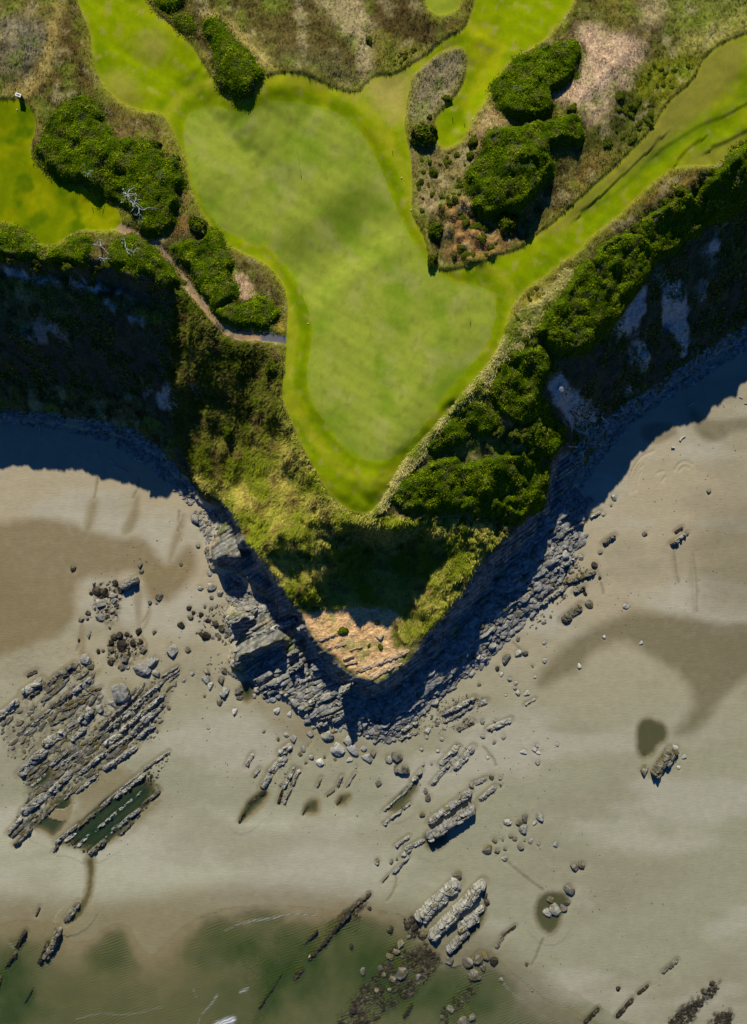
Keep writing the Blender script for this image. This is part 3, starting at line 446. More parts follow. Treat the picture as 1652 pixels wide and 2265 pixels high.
# ------------------------------------------------------------------ rock layout
LEDGES = """
7 610 1540 840 1330 26 .8 p;7 640 1565 930 1300 24 .9 p;7 700 1530 1000 1250 30 .9 p;7 730 1565 1010 1330 34 1 p;7 800 1575 1000 1400 38 .8 p;7 640 1640 760 1560 44 .8 p;7 720 1645 860 1540 34 .7 p;7 850 1600 950 1520 38 .8 p;7 870 1500 950 1440 50 .9 p;7 950 1440 1010 1390 34 .7 p
7 450 1320 560 1230 38 .7 p;7 330 1405 440 1320 38 .7 b;7 370 1430 520 1370 30 .5 b;7 500 1500 565 1420 64 1 p;7 190 1525 310 1420 20 .5 p;7 150 1575 240 1500 18 .4 p;7 310 1520 410 1465 20 .4 b;7 420 1530 500 1475 34 .6 p;7 265 1645 400 1560 60 .9 p;7 440 1610 525 1535 40 .7 p;7 530 1640 640 1560 28 .6 b;7 400 1400 450 1370 26 .4 b
7 140 1325 260 1240 55 .9 p;7 -20 1480 110 1370 52 .8 p;7 190 1345 240 1300 30 .5 b;7 270 1290 345 1225 38 .6 b;7 350 1230 460 1150 56 .8 b;7 165 1215 225 1185 28 .5 b;7 990 1225 1090 1160 15 .35 p;7 1010 1240 1100 1178 14 .35 p;7 1040 1252 1100 1200 13 .35 p;7 750 675 850 620 50 1.4 p;7 480 1345 620 1290 22 .4 b;7 520 1290 600 1330 24 .4 b
10 120 172 280 20 66 1 p;10 310 115 420 20 30 .6 p;10 330 138 450 62 24 .5 p;10 500 155 640 40 34 .8 p;10 640 135 840 0 38 .9 p;10 620 65 730 -30 28 .7 p;10 380 105 520 10 22 .5 p;10 190 243 290 160 24 .5 p;10 300 295 440 150 48 .9 p;10 470 280 600 170 22 .5 p;10 140 405 280 290 58 .9 p;10 50 533 135 435 34 .7 p;10 90 605 195 495 38 .8 b
10 230 472 310 390 18 .4 b;10 400 322 440 275 18 .4 p;10 340 592 480 475 26 .7 p;10 440 525 600 390 26 .7 b;10 560 432 720 290 25 .7 b;10 700 322 890 165 30 .9 p;10 620 362 860 165 20 .6 p;10 480 605 560 530 27 .6 p;10 590 512 720 400 30 .9 p;10 700 412 830 310 24 .7 p;10 800 332 890 255 22 .6 p;10 400 578 470 525 28 .6 p;10 550 655 650 570 42 .9 b
10 650 562 700 510 24 .6 p;10 690 512 860 380 34 .8 p;10 740 540 820 460 20 .5 b;10 880 350 980 270 28 .5 b;10 880 140 1040 30 20 .45 p;10 330 645 355 605 22 .5 b;10 400 1072 485 960 46 .7 b;10 220 1032 245 985 20 .4 b;10 250 1315 300 1200 34 .7 d;10 290 1295 370 1115 48 1 b;10 110 1222 160 1130 32 .6 d;10 60 1335 110 1250 26 .4 d;10 0 1485 25 1385 30 .5 d;10 170 1550 215 1470 12 .3 d;10 600 70 480 170 24 .6 p
8 720 1190 1040 1062 34 .38 o;8 800 1232 940 1155 38 .38 o;8 490 992 612 958 26 .38 o;8 540 1052 660 1012 26 .38 o;8 640 1112 705 1092 20 .5 o;8 650 1146 725 1122 20 .5 o;8 370 860 470 900 26 .38 o;8 680 1060 760 1035 12 .3 o;8 900 1190 1000 1140 16 .38 o
7 1425 1145 1758 962 64 1.5 w;7 1395 868 1652 788 50 1.3 w;7 1290 495 1490 412 26 1.1 w;8 200 930 385 880 40 1.3 w;8 140 1320 355 1215 22 1.6 p;8 405 1425 545 1320 34 1.5 p;8 480 1525 680 1440 40 2 p;8 500 1480 665 1425 18 1.4 p;8 400 1470 560 1372 20 1.2 p;8 430 1385 530 1300 38 1.2 p;8 635 1300 705 1250 52 6.5 p;8 280 1095 365 1055 26 2.5 p;8 310 1180 390 1130 36 2.6 p
8 1250 1455 1450 1350 30 .9 p;8 1260 1500 1440 1400 22 .6 p;8 990 1555 1100 1500 32 .9 p;8 980 1605 1095 1560 22 .6 p;8 1420 1125 1520 1085 52 1.8 p;8 1340 1545 1440 1500 30 .6 b;9 480 285 645 175 42 1.7 p;9 510 342 650 270 24 1 p;9 430 175 580 85 24 1.2 p;9 400 605 585 505 34 1.6 p;9 375 785 520 680 34 1 p;9 530 645 720 578 32 .9 b;9 590 705 655 668 28 .8 b;9 690 245 750 208 18 .6 p
9 520 875 630 790 54 1 b;9 1185 408 1272 345 26 1 p;9 770 405 840 355 32 .8 b;9 430 350 500 295 38 1.2 p;9 60 1545 200 1485 38 .6 p;9 0 1390 55 1370 34 .5 p;9 290 1392 350 1358 16 .35 p;9 1210 335 1255 305 20 .4 d
11 140 250 200 160 44 .7 p;11 190 155 290 60 50 .8 p;11 250 40 320 -10 48 .8 p;11 240 345 270 260 20 .5 d;11 275 350 325 255 16 .5 p;11 270 255 340 130 27 .7 p;11 330 235 370 140 20 .5 p;11 45 115 85 45 28 .5 p;11 90 182 125 135 20 .4 p;11 480 245 505 190 16 .4 p;11 605 242 635 180 22 .5 p;11 660 245 715 160 13 .4 p;11 0 462 62 365 20 .5 d;11 60 352 165 270 32 .35 d
11 390 415 425 360 10 .3 d;11 600 352 632 312 11 .3 d;11 540 300 588 265 14 .3 b;11 890 390 1000 290 15 .5 p;11 1000 300 1070 220 17 .5 p;11 1065 210 1120 148 31 .9 p;11 890 475 1000 385 20 .6 p;11 1010 378 1050 345 16 .4 p;11 962 608 1045 550 24 .6 p;11 1020 625 1140 568 28 .8 p;11 1000 672 1055 622 24 .6 p;11 945 775 1045 670 23 .7 p;11 880 832 920 788 6 .2 d
11 1185 232 1300 90 30 .6 p;11 1240 110 1340 0 42 .7 p;11 1325 135 1440 0 42 .7 p;11 1480 325 1575 245 36 .6 p;11 1450 222 1520 195 28 .5 p;11 430 1285 560 1150 22 .5 d;11 550 1160 680 1010 28 .6 d;11 650 1030 805 900 18 .5 d;11 340 1395 400 1340 28 .5 d;11 400 1200 480 1120 9 .3 d;11 130 1580 270 1370 8 .3 d
11 1010 1640 1065 1560 22 .4 d;12 1130 1385 1225 1308 22 .5 b;12 980 1515 1045 1462 18 .3 d;12 850 1655 950 1545 26 .45 d;12 650 1690 740 1605 24 .45 d;12 110 1232 155 1165 26 .4 b;12 150 1160 230 1098 18 .3 d
11 1100 1055 1345 830 90 1.7 1;11 1180 1165 1500 830 68 2.1 2;11 1280 1245 1405 1125 46 1.6 3;11 1350 1120 1465 1040 50 1.6 4;11 1370 1080 1500 985 44 1 5;11 1170 460 1420 275 46 1.4 6;11 1160 550 1440 370 58 2.4 7;12 1080 170 1175 20 62 1.9 8;12 1150 110 1215 20 40 1.5 9"""
BOULD = """7: 1200,250,28,p 1218,418,15,p 1110,530,11 975,728,22,b 920,765,13,b 963,772,8 450,553,17,d 1230,677,15,p 1295,665,24,p 1284,590,14,p 500,870,14 545,965,15,p 855,940,18,d 948,948,12,b 485,997,9,d 540,830,12,d 535,862,12,b 610,860,22,p 1155,1057,18,b 1183,1200,13,p 1130,1247,10,p 960,1198,20,p 1380,1310,27,p 1465,1310,24,b 1470,1350,18,b 1350,1370,18,b 1440,1435,18,w 1277,1533,9,p 1255,1340,9,b 1035,1412,12,b 1115,905,22,d 1170,855,18,b 1235,840,14,d 1280,875,16,d 1320,890,20,d 1360,920,17,d 1270,970,26,d 1232,958,14,d 1385,800,18,p 1258,790,11 1300,800,12 1300,735,11 1345,975,14,b 1388,970,12,b 735,1310,62,p 870,1180,40,p 530,1112,34,p 560,1157,18,b 945,1120,34,p 1060,1070,36,p 615,1410,25,p 700,1385,22,p 860,535,16,b 870,575,13,b 705,640,18,d 697,722,20,p 640,700,20,d 592,690,24,d 560,710,12,d 655,720,14,d 618,770,26,p 702,752,19,p 690,820,16,b 738,690,18,d 650,853,11,d 675,925,7,d 735,972,25,d 698,975,17,d 747,1030,26,d 782,960,14,d 820,1020,20,d 865,1003,14,d 880,1060,18,b 680,1010,17,d 680,1052,18,b 770,1110,22,b 750,1160,20,b 785,1160,15,p 680,1130,18,d 605,1068,14,d 635,1065,9,d 1165,798,14,d 1188,830,11,d 1270,1190,18,b 1270,1235,26,p 1290,1275,20,p 1375,1190,20,b 1360,1240,20,b 1400,740,12,p 1350,710,18,p
8: 112,1295,20,p 160,1340,19,p 203,1350,22,p 247,1340,20,p 345,1375,28,p 232,1430,20,w 310,1450,15,w 175,1368,13,p 95,1340,14,p 8,1300,16 8,1345,14,b 290,1580,15,p 335,1600,18,p 438,1575,17,p 240,1605,10,b 153,1560,8,b 540,1582,36,p 458,1528,14,p 665,1615,32,p 600,1645,22,p 1195,1375,28,p 1070,1505,18,p 1245,1605,13,p 1490,1497,10,p 1570,1492,10,b 1160,1550,15,p 1150,1590,12,p 1430,1500,18,p 1500,1385,17,p 1480,1368,12,p 865,970,18,o 830,840,15,o 700,1260,16,p 370,930,12,w 363,962,9,w
9: 683,140,24,p 832,122,18,p 625,150,9 817,170,7 1023,345,14,b 1285,340,14,b 1417,82,13,b 716,538,18,d 750,457,13,b 630,482,18,p 748,615,9,d 655,708,12,d 680,780,22,b 905,785,16,w 775,975,13,w 1002,1012,11,w 407,1012,12,w 408,1120,14,w 622,1157,14,w 243,1077,20,p 285,1077,18,b 170,1110,26,b 245,990,13,b 298,1322,16,w 245,1320,15,p 142,1207,11,w 195,1240,13,p 230,1260,12,p 225,1292,12,p 170,1335,7,w 350,1225,9,w 335,1155,9,p 530,470,28,w 375,560,30,w 455,500,22,p 25,1498,14,b 155,1592,13,p 28,1590,12,p 100,1625,10,p 360,1640,10,p 485,1640,9,p 770,225,12,p 120,1170,13,d 5,1270,10,b
11: 605,20,38,w 700,12,32,w 762,10,20,w 785,65,24,p 825,40,20,b 495,95,24,w 678,78,16,w 440,60,17,p 395,15,17,p 375,45,12,b 365,155,15,p 525,62,9,b 410,95,10,b 590,78,10,b 915,70,24,p 970,60,32,b 1000,130,38,b 1120,15,13,p 1130,110,10,p 1180,105,8,p 1220,25,12,p 1527,65,11,w 718,120,11,p 855,225,16,b 1160,310,22,b 1145,275,13,b 1125,415,18,b 850,697,17,p 935,705,13,b 970,690,9,b 1430,235,17,b 1550,185,18,b 1605,195,9,p 1610,230,8,p 1640,465,16,p 1570,575,17,b 1525,628,24,b 1585,638,18,b 1635,680,12,p 1340,785,26,b 1520,950,16,d 1510,912,14,d 1500,990,15,b 1132,1150,22,o 1060,1060,22,d 1082,1100,22,d 1040,1085,20,d 1040,1160,14,d 965,1240,22,p 990,1200,20,p 925,1265,20,p 870,1330,17,b 1000,1370,34,p 940,1405,20,p 925,1470,13,p 845,1470,15,b 890,1380,13,d 1100,1400,16,b 760,1350,17,d 1290,1312,28,d 1402,1315,30,d 1470,1300,30,p 1500,1350,18,b 1445,1390,34,p 1512,1280,24,d 740,1510,16,d 790,1525,13,d 695,1600,21,d 1300,1590,23,d 1370,1680,30,d 1430,1640,25,d 1245,1635,12,d 440,1272,14,o 365,1370,16,d 1610,1420,10,p 690,1205,13,d 930,1115,18,d 800,990,13,d
12: 278,30,15,w 345,15,14,w 370,35,11,w 365,100,14,p 178,465,20,p 375,430,22,p 350,468,11,p 285,435,21,b 255,465,19,b 275,500,26,p 200,550,12,b 225,565,12,b 260,615,18,b 322,578,13,p 372,598,11,p 475,600,16,p 285,577,7 165,685,16,p 150,570,8 165,630,10 590,735,26,b 635,722,24,b 555,870,31,b 440,932,22,b 470,995,36,p 425,1010,23,p 520,985,22,b 550,955,17,b 300,1335,11,d 140,1420,12,p 330,1495,8,p 1020,140,27,b 1265,60,14,p 1230,125,11,w 1210,85,9,w 1210,8,19,w 1020,40,9,b 100,1310,22,d 135,200,10 140,235,10 860,1485,12,d 1435,1450,13,d 1455,1475,10,d 1385,1500,14,d"""
led = []
for ln in LEDGES.replace('\n', ';').split(';'):
    if ln.strip():
        f = ln.split(); ox, oy, k = T0[int(f[0])]; a = [float(v) for v in f[1:7]]; h = hit([(ox + a[0] * k, oy + a[1] * k), (ox + a[2] * k, oy + a[3] * k)]); a[5] *= 1.25 if f[0] in '7 10' else 1.1
        led.append((h[0], h[1], a[4] * k * S0, a[5], f[7], ((ox + a[0] * k + ox + a[2] * k) / 2, (oy + a[1] * k + oy + a[3] * k) / 2)))
bou = []
for ln in BOULD.split('\n'):
    t, rest = ln.split(':'); ox, oy, k = T0[int(t)]
    for s in rest.split():
        f = s.split(','); D = (ox + float(f[0]) * k, oy + float(f[1]) * k); h = hit(D)[0]; bou.append((h, float(f[2]) * k * S0, 'b' if (D[1] > 2060 and 800 < D[0] < 1080) else f[3] if len(f) > 3 else 'b', D))
for h, r, tn, D in bou:                                    # damp scoured sand round each rock
    i0, i1 = int((h[0] - 4 - GX[0]) / STEP), int((h[0] + 4 - GX[0]) / STEP); j0, j1 = int((h[1] - 4 - GY[0]) / STEP), int((h[1] + 4 - GY[0]) / STEP); s = np.s_[max(0, j0):j1, max(0, i0):i1]
    d = np.hypot(X[s] - h[0] - .1, Y[s] - h[1]) / (r * 1.25 + .1); WET[s] = np.maximum(WET[s], .4 * sstep(1.25, .7, d)); H[s] -= (1 - wl_[s]) * .10 * np.exp(-d ** 2)
for a, b, w, hh, tn, D in led:
    d = sdf(np.array([a[:2], b[:2]]), w + 1.5, False); WET = np.maximum(WET, .45 * sstep(w * .5 + .7, w * .4 + .2, d)); H = H - (1 - wl_) * .10 * sstep(w * .5 + .7, w * .3, d)
WET = np.maximum(WET, .7 * DRAIN); WC = mixc(np.zeros_like(SAND) + C(134, 116, 74), C(118, 108, 76), sstep(-10, 20, X)); WET = np.clip(WET * (1 + .3 * n_b), 0, 1); SAND = SAND * (1 - WET[..., None] * .8) + WC * WET[..., None] * .8
for sp, cc_, st in (("7: 0,1440 180,1330 370,1180 500,1130 580,1240 650,1380 900,1240 1020,1210 1110,1170 1030,1420 950,1620 700,1700 500,1720 200,1720 50,1720 20,1600", C(104, 98, 74), .5), ("10: 50,530 180,300 120,150 300,0 850,-60 640,130 600,220 440,300 300,400 150,540", C(92, 92, 62), .6), ("10: 340,600 480,480 600,370 880,150 980,200 980,290 860,430 700,560 560,670 480,620", C(66, 74, 44), .7), ("7: 560,650 700,630 760,690 740,850 680,930 590,860", C(96, 84, 58), .7), ("7: 660,990 740,940 900,1010 880,1080 780,1190 660,1140", C(96, 84, 58), .7)):
    SAND = mixc(SAND, cc_, st * sstep(.8, -.6, sdf(W(sp), 3) + 1.6 * n_b) * sstep(-.25, .1, n_c + n_b))
for sp, st in (("11: 560,1703 700,1560 760,1430 880,1330 950,1190 1050,1250 1150,1200 1250,1290 1180,1420 1100,1500 950,1580 850,1703", .95), ("11: 1210,1703 1300,1560 1400,1400 1510,1400 1440,1560 1400,1703", .8), ("11: 70,1703 200,1450 400,1200 640,1020 800,900 815,910 740,1010 760,1110 640,1110 430,1300 250,1480 140,1703", .8), ("11: 170,1210 260,1130 290,1150 200,1220", .7), ("12: 1140,1703 1240,1600 1470,1440 1480,1480 1400,1570 1290,1703", .8), ("12: 1400,1703 1460,1640 1540,1610 1570,1703", .8), ("11: 0,1300 100,1240 300,1210 380,1330 250,1450 60,1560", .35)):
    SAND = mixc(SAND, C(40, 36, 22), st * sstep(.9, -.5, sdf(W(sp), 3) + 1.8 * n_b) * sstep(-.3, .05, n_c + .5 * n_a))
# ------------------------------------------------------------------ ground meshes (one grid, split by kind, edges snapped to the mown outlines)
PX, PY = X.copy(), Y.copy(); near = np.full(X.shape, 9.0); gsx = np.zeros_like(X); gsy = np.zeros_like(X)
for s in (sd_g, sd_m, sd_l, sd_sg, d_path):
    gy2, gx2 = np.gradient(s, STEP); m = np.abs(s) < np.abs(near); near = np.where(m, s, near); gsx = np.where(m, gx2, gsx); gsy = np.where(m, gy2, gsy)
m = np.abs(near) < STEP * .5; PX = np.where(m, X - near * gsx, X); PY = np.where(m, Y - near * gsy, Y)
PZ = hz(PX, PY)
gy_, gx_ = np.gradient(H, STEP); NRM = np.dstack([-gx_, -gy_, np.ones_like(H)]); NRM /= np.linalg.norm(NRM, axis=2)[:, :, None]
ce = lambda A: (A[:-1, :-1] + A[1:, :-1] + A[:-1, 1:] + A[1:, 1:]) / 4
land = ce(wl_) > .5; steep = (ce(blur(SLOPE, 6, 2)) > .5) | (ce(in_rock) > .5)
c_g = (ce(sd_g) < 0) | (ce(sd_sg) < 0); c_m = ce(sd_mown) < 0; c_p = (ce(d_path) < 0) & ~c_m
regions = {'putting_green': land & c_g, 'fairway': land & c_m & ~c_g, 'footpath': land & c_p, 'cliff': land & steep & ~c_m & ~c_g & ~c_p, 'heath': land & ~steep & ~c_m & ~c_g & ~c_p, 'beach': ~land}
M = {'heath': ground_mat('heath_ground', .22, 1.1, .7, .12), 'cliff': ground_mat('cliff_ground', .25, .9, 1., .25), 'fairway': ground_mat('fairway_turf', .12, .8, .5, .03, .95, .0, 4.), 'putting_green': ground_mat('green_turf', .09, 1.1, .35, .02, .95, .0, 5.), 'footpath': ground_mat('path_grit', .1, 1.5, .4, .03)}
t = NT('beach_sand'); at = t.new('ShaderNodeAttribute', attribute_name='Col'); p = t.pos(); n1 = t.noise(.6, 6, .6, p); r = t.ramp(n1.outputs[0], [(.3, (.94,) * 3), (.7, (1.06,) * 3)]); n2 = t.noise(7, 4, .6, p); r2 = t.ramp(n2.outputs[0], [(.3, (.93,) * 3), (.7, (1.07,) * 3)])
c = t.mix(1., t.mix(1., at.outputs['Color'], r.outputs[0], 'MULTIPLY'), r2.outputs[0], 'MULTIPLY'); t.l(c, t.b.inputs['Base Color']); wa = t.new('ShaderNodeAttribute', attribute_name='wet')
rr = t.ramp(wa.outputs['Fac'], [(0, (.9,) * 3), (1, (.34,) * 3)]); t.l(rr.outputs[0], t.b.inputs['Roughness']); t.b.inputs['Specular IOR Level'].default_value = .18
mp = t.new('ShaderNodeMapping'); mp.inputs['Scale'].default_value = (.35, 1.6, 1); t.l(p, mp.inputs[0]); nb = t.noise(1.9, 7, .68, mp.outputs[0]); t.bump(nb.outputs[0], .8, .07); M['beach'] = t
gcol = {'heath': BASE, 'cliff': BASE, 'fairway': FW, 'putting_green': PG, 'footpath': PATHC, 'beach': SAND}
IDX = np.arange(NX * NY).reshape(NY, NX)
def grid_obj(name, mask, col, mat, z=None, extra=(), nrm=True):
    jj, ii = np.nonzero(mask); q = np.stack([IDX[jj, ii], IDX[jj, ii + 1], IDX[jj + 1, ii + 1], IDX[jj + 1, ii]], 1); used, inv = np.unique(q, return_inverse=True); q = inv.reshape(q.shape)
    zz = PZ if z is None else z; v = np.stack([PX.ravel()[used], PY.ravel()[used], zz.ravel()[used]], 1)
    me = mk_mesh(name, v, q, col.reshape(-1, 3)[used], True)
    for k, A in extra: attr(me, k, A.ravel()[used])
    if nrm: me.normals_split_custom_set_from_vertices(NRM.reshape(-1, 3)[used])
    return link(name, me, None, mat)
for k, mk in regions.items(): tag(grid_obj(k, mk, gcol[k], M[k].m, extra=(('wet', WET),) if k == 'beach' else ()), kind='structure')
# far ground reaching the horizon
def ring(name, pts, faces, col, mat):
    me = mk_mesh(name, pts, faces, np.tile(col, (len(pts), 1))); attr(me, 'wet', np.zeros(len(pts))); return tag(link(name, me, None, mat), kind='structure')
B = 2500; x0, x1, y0, y1 = GX[0] + .3, GX[-1] - .3, GY[0] + .3, GY[-1] - .3
for nm, (a, b, c_, d), z, cl_, mt in (('heath', (-B, y1, B, B), 28.4, C(110, 104, 50), M['heath'].m), ('heath', (-B, 46, x0, y1), 27.3, C(110, 104, 50), M['heath'].m), ('heath', (x1, 84, B, y1), 28, C(110, 104, 50), M['heath'].m), ('beach', (-B, -70, x0, 46), .1, C(160, 150, 120), M['beach'].m), ('beach', (x1, -70, B, 84), .1, C(160, 150, 120), M['beach'].m), ('seabed', (-B, -B, B, -70), -2.2, C(110, 108, 70), M['beach'].m)):
    ring(nm + '_beyond', np.array([[a, b, z], [c_, b, z], [c_, d, z], [a, d, z]]), np.array([[0, 1, 2, 3]]), cl_, mt)
# ------------------------------------------------------------------ water
def water_mat(name, shallow, deep, bs, bscale):
    t = NT(name); at = t.new('ShaderNodeAttribute', attribute_name='depth'); fo = t.new('ShaderNodeAttribute', attribute_name='foam'); p = t.pos()
    c = t.ramp(at.outputs['Fac'], [(0, shallow), (.55, tuple((np.array(shallow) + np.array(deep)) / 2)), (1, deep)]).outputs[0]
    c = t.mix(fo.outputs['Fac'], c, (.42, .43, .40)); t.l(c, t.b.inputs['Base Color'])
    a = t.ramp(at.outputs['Fac'], [(0, (.0,) * 3), (.25, (.5,) * 3), (1, (.82,) * 3)]).outputs[0]; mx = t.new('ShaderNodeMath', operation='MAXIMUM'); t.l(a, mx.inputs[0]); t.l(fo.outputs['Fac'], mx.inputs[1]); t.l(mx.outputs[0], t.b.inputs['Alpha'])
    t.b.inputs['Roughness'].default_value = .1; t.b.inputs['Specular IOR Level'].default_value = .5
    w = t.new('ShaderNodeTexWave'); w.inputs['Scale'].default_value = .55; w.inputs['Distortion'].default_value = 7; w.inputs['Detail'].default_value = 3; w.inputs['Detail Scale'].default_value = .6
    mp = t.new('ShaderNodeMapping'); mp.inputs['Rotation'].default_value = (0, 0, math.radians(68)); t.l(p, mp.inputs[0]); t.l(mp.outputs[0], w.inputs[0]); n = t.noise(bscale, 5, .6, p); ad = t.new('ShaderNodeMath', operation='ADD'); t.l(w.outputs['Fac'], ad.inputs[0]); t.l(n.outputs[0], ad.inputs[1]); t.bump(ad.outputs[0], bs, .10); return t.m
WM = water_mat('sea_water', tuple(C(120, 122, 66)), tuple(C(62, 80, 14)), .8, 1.3); PM = water_mat('pool_water', tuple(C(98, 98, 52)), tuple(C(40, 62, 34)), .12, 1.)
depth = np.clip((SEA - H) / 1.3, 0, 1) * (1 + .5 * fbm(X * .14, Y * .14, 4, 110)); depth = np.clip(depth, 0, 1)
FOAM = np.zeros_like(X)
for sp, wd, st in (("11: 60,1062 200,1045 330,1020 450,1035 520,1042", .16, .55), ("11: 850,985 880,1015 940,1020 1000,1028 1040,1040", .14, .45), ("10: 1230,1050 1290,1020 1360,1010", .12, .4), ("10: 1390,1115 1460,1085 1560,1060 1652,1050", .14, .4), ("10: 1190,1480 1200,1510 1220,1530", .13, .4), ("10: 1300,1570 1260,1610 1230,1650 1218,1703", .13, .4), ("10: 1330,1703 1370,1680 1430,1660 ", .8, 1.), ("10: 30,1180 60,1200 90,1225", .2, .3), ("10: 1340,1510 1300,1570", .2, .4), ("10: 1480,1490 1510,1480", .25, .6), ("11: 10,1490 60,1470", .3, .4),
               ("12: 200,1380 260,1420 330,1480 440,1560 540,1600 640,1590", .2, .35), ("12: 150,1440 260,1560 400,1650 520,1700", .15, .3), ("12: 250,1530 330,1600 450,1690", .15, .3), ("10: 470,1660 620,1620 780,1640 1000,1590", .16, .2)):
    l = W(sp, 2, False); FOAM = np.maximum(FOAM, st * sstep(wd * 1.6, wd * .4, sdf(l, 2, False) + .3 * fbm(X * .9, Y * .9, 3, 111)) )
WZ = SEA + .015 * fbm(X * .5, Y * .5, 3, 113)
PXs, PYs = PX, PY
sea_m = (ce(sd_sea) < 4) & (ce(H) < SEA + .35) & ~land
o = grid_obj('sea', sea_m, np.zeros_like(BASE), WM, z=WZ, extra=(('depth', depth), ('foam', FOAM)), nrm=False); tag(o, kind='structure')
B2 = np.array([[-B, -B, SEA], [B, -B, SEA], [B, y0, SEA], [-B, y0, SEA]]); me = mk_mesh('sea_beyond', B2, np.array([[0, 1, 2, 3]])); attr(me, 'depth', [1] * 4); attr(me, 'foam', [0] * 4); tag(link('sea_beyond', me, None, WM), kind='structure')
for nm, pw, s, lv in pool_data:
    dp = np.clip((lv - H) / .5, 0, 1); o = grid_obj(nm, (ce(s) < .45) & ~land, np.zeros_like(BASE), PM, z=np.full_like(X, lv), extra=(('depth', dp), ('foam', np.zeros_like(X))), nrm=False); tag(o, kind='structure')
# ------------------------------------------------------------------ rocks
def ico(sub):
    bm = bmesh.new(); bmesh.ops.create_icosphere(bm, subdivisions=sub, radius=1); bm.verts.ensure_lookup_table()
    v = np.array([tuple(x.co) for x in bm.verts]); f = np.array([[q.index for q in x.verts] for x in bm.faces]); bm.free(); return v, f
ICO = {s: ico(s) for s in (1, 2, 3, 4)}
def rock_verts(seed, sub, planes=11, soft=.0, noise=.06, flat=1.):
    r = np.random.default_rng(seed); v, f = ICO[sub]; n = r.normal(size=(planes, 3)); n /= np.linalg.norm(n, axis=1)[:, None]; n = np.vstack([n, [[0, 0, 1]], [[.2, .1, .97]]])
    d = r.uniform(.62, 1., len(n)); d[-2:] = r.uniform(.55, .75, 2) * flat; q = v @ n.T; rad = np.where(q > .05, d / np.maximum(q, .05), 9.).min(1); rad = np.minimum(rad, 1.25)
    rad = rad * (1 + noise * pn3(v * 2.2 + seed, seed) + noise * .5 * pn3(v * 5 + seed, seed + 1)); return v * rad[:, None], f
RM = {'p': rock_mat('pale_rock', tuple(C(92, 91, 82)), tuple(C(160, 158, 144)), tuple(C(208, 204, 188)), tuple(C(116, 104, 56)), .56), 'b': rock_mat('brown_rock', tuple(C(58, 55, 46)), tuple(C(114, 110, 94)), tuple(C(176, 171, 148)), tuple(C(104, 92, 44)), .52),
      'd': rock_mat('weedy_rock', tuple(C(36, 32, 22)), tuple(C(74, 66, 48)), tuple(C(138, 130, 108)), tuple(C(44, 40, 22)), .46), 'w': rock_mat('whitish_rock', tuple(C(140, 139, 130)), tuple(C(190, 188, 174)), tuple(C(214, 210, 198)), None), 'o': rock_mat('ochre_rock', tuple(C(150, 124, 88)), tuple(C(204, 178, 136)), tuple(C(222, 204, 170)), None)}
TONE = {'p': 'grey', 'b': 'brown', 'd': 'dark weedy', 'w': 'whitish', 'o': 'ochre'}
MARKS_ = [(250, 1560, 'by the striped left reef'), (90, 1700, 'on the reef outer end'), (240, 1790, 'by the dark reef pools'), (230, 1310, 'in the cluster above the reef'), (300, 1440, 'just above the striped reef'), (100, 2080, 'by the bottom left shallows'),
 (470, 1370, 'left of the headland foot'), (470, 1150, 'under the headland left flank'), (480, 1520, 'below the left rock fins'), (640, 1560, 'in strata under the tip'), (770, 1660, 'on sand below the tip'), (600, 1710, 'among thin middle ridges'), (700, 1760, 'beside the small middle pools'),
 (880, 1700, 'right of the pale boulders'), (1000, 1800, 'by the twin slabs'), (1000, 1660, 'in the ridge field right'), (900, 1900, 'along the thin rock line'), (1010, 2020, 'by the huge parallel slabs'), (880, 2150, 'in the weedy shallows'), (1050, 2130, 'in the clump under huge slabs'), (1030, 2230, 'in weed at bottom edge'),
 (1150, 1560, 'below the right talus'), (1170, 1640, 'in small puddles at right'), (1150, 1850, 'in the loose right group'), (1215, 2010, 'around the oval pool'), (1460, 1690, 'by the lone outcrop'), (1290, 1350, 'before the right talus'), (1240, 1230, 'in the right talus'), (1330, 1150, 'on sand beside right strata'), (1500, 1190, 'on the far right sand'), (1400, 1420, 'beside the wet channel'), (1100, 1450, 'at the talus lower end'), (1500, 2230, 'in the bottom right corner'), (1280, 1900, 'alone on lower right sand'), (1380, 2230, 'on sand near bottom right'), (840, 1400, 'on the orange terrace')]
MARKS = MARKS_
_o = 'first second third fourth fifth sixth seventh eighth ninth tenth eleventh twelfth'.split()
ORD = ['leftmost'] + [(_o[k] if k < 12 else '%d%s' % (k + 1, 'st' if (k + 1) % 10 == 1 else 'nd' if (k + 1) % 10 == 2 else 'rd' if (k + 1) % 10 == 3 else 'th')) + ' from left' for k in range(1, 60)]
def number(labs, xs):
    'labels that came out alike are told apart by their order from the left'
    by = {}
    for k, l in enumerate(labs): by.setdefault(l, []).append(k)
    for l, ks in by.items():
        if len(ks) > 1:
            for o_, k in enumerate(sorted(ks, key=lambda k: xs[k])):
                if o_ < len(ORD) - 1: labs[k] = ORD[o_] + ' ' + l
    return labs
def mark(D): k = min(MARKS, key=lambda m: (m[0] - D[0]) ** 2 + (m[1] - D[1]) ** 2); return k
rproto = {}
for tn in RM:
    for v in range(5):
        vv, ff = rock_verts(100 + v * 7 + ord(tn), 3); me = mk_mesh('boulder', vv, ff); me.materials.append(RM[tn]); rproto[tn, v] = me
groups = {}
for h, r, tn, D in bou: groups.setdefault(mark(D)[2], []).append((h, r, tn, D))
extra_b = []
tz = [("0: 1215,1130 1265,1090 1290,1130 1285,1200 1255,1250 1200,1320 1130,1390 1060,1460 1000,1500 930,1560 860,1625 810,1600 870,1540 940,1490 1010,1420 1070,1350 1130,1270 1190,1190", 46, .45, .95)]
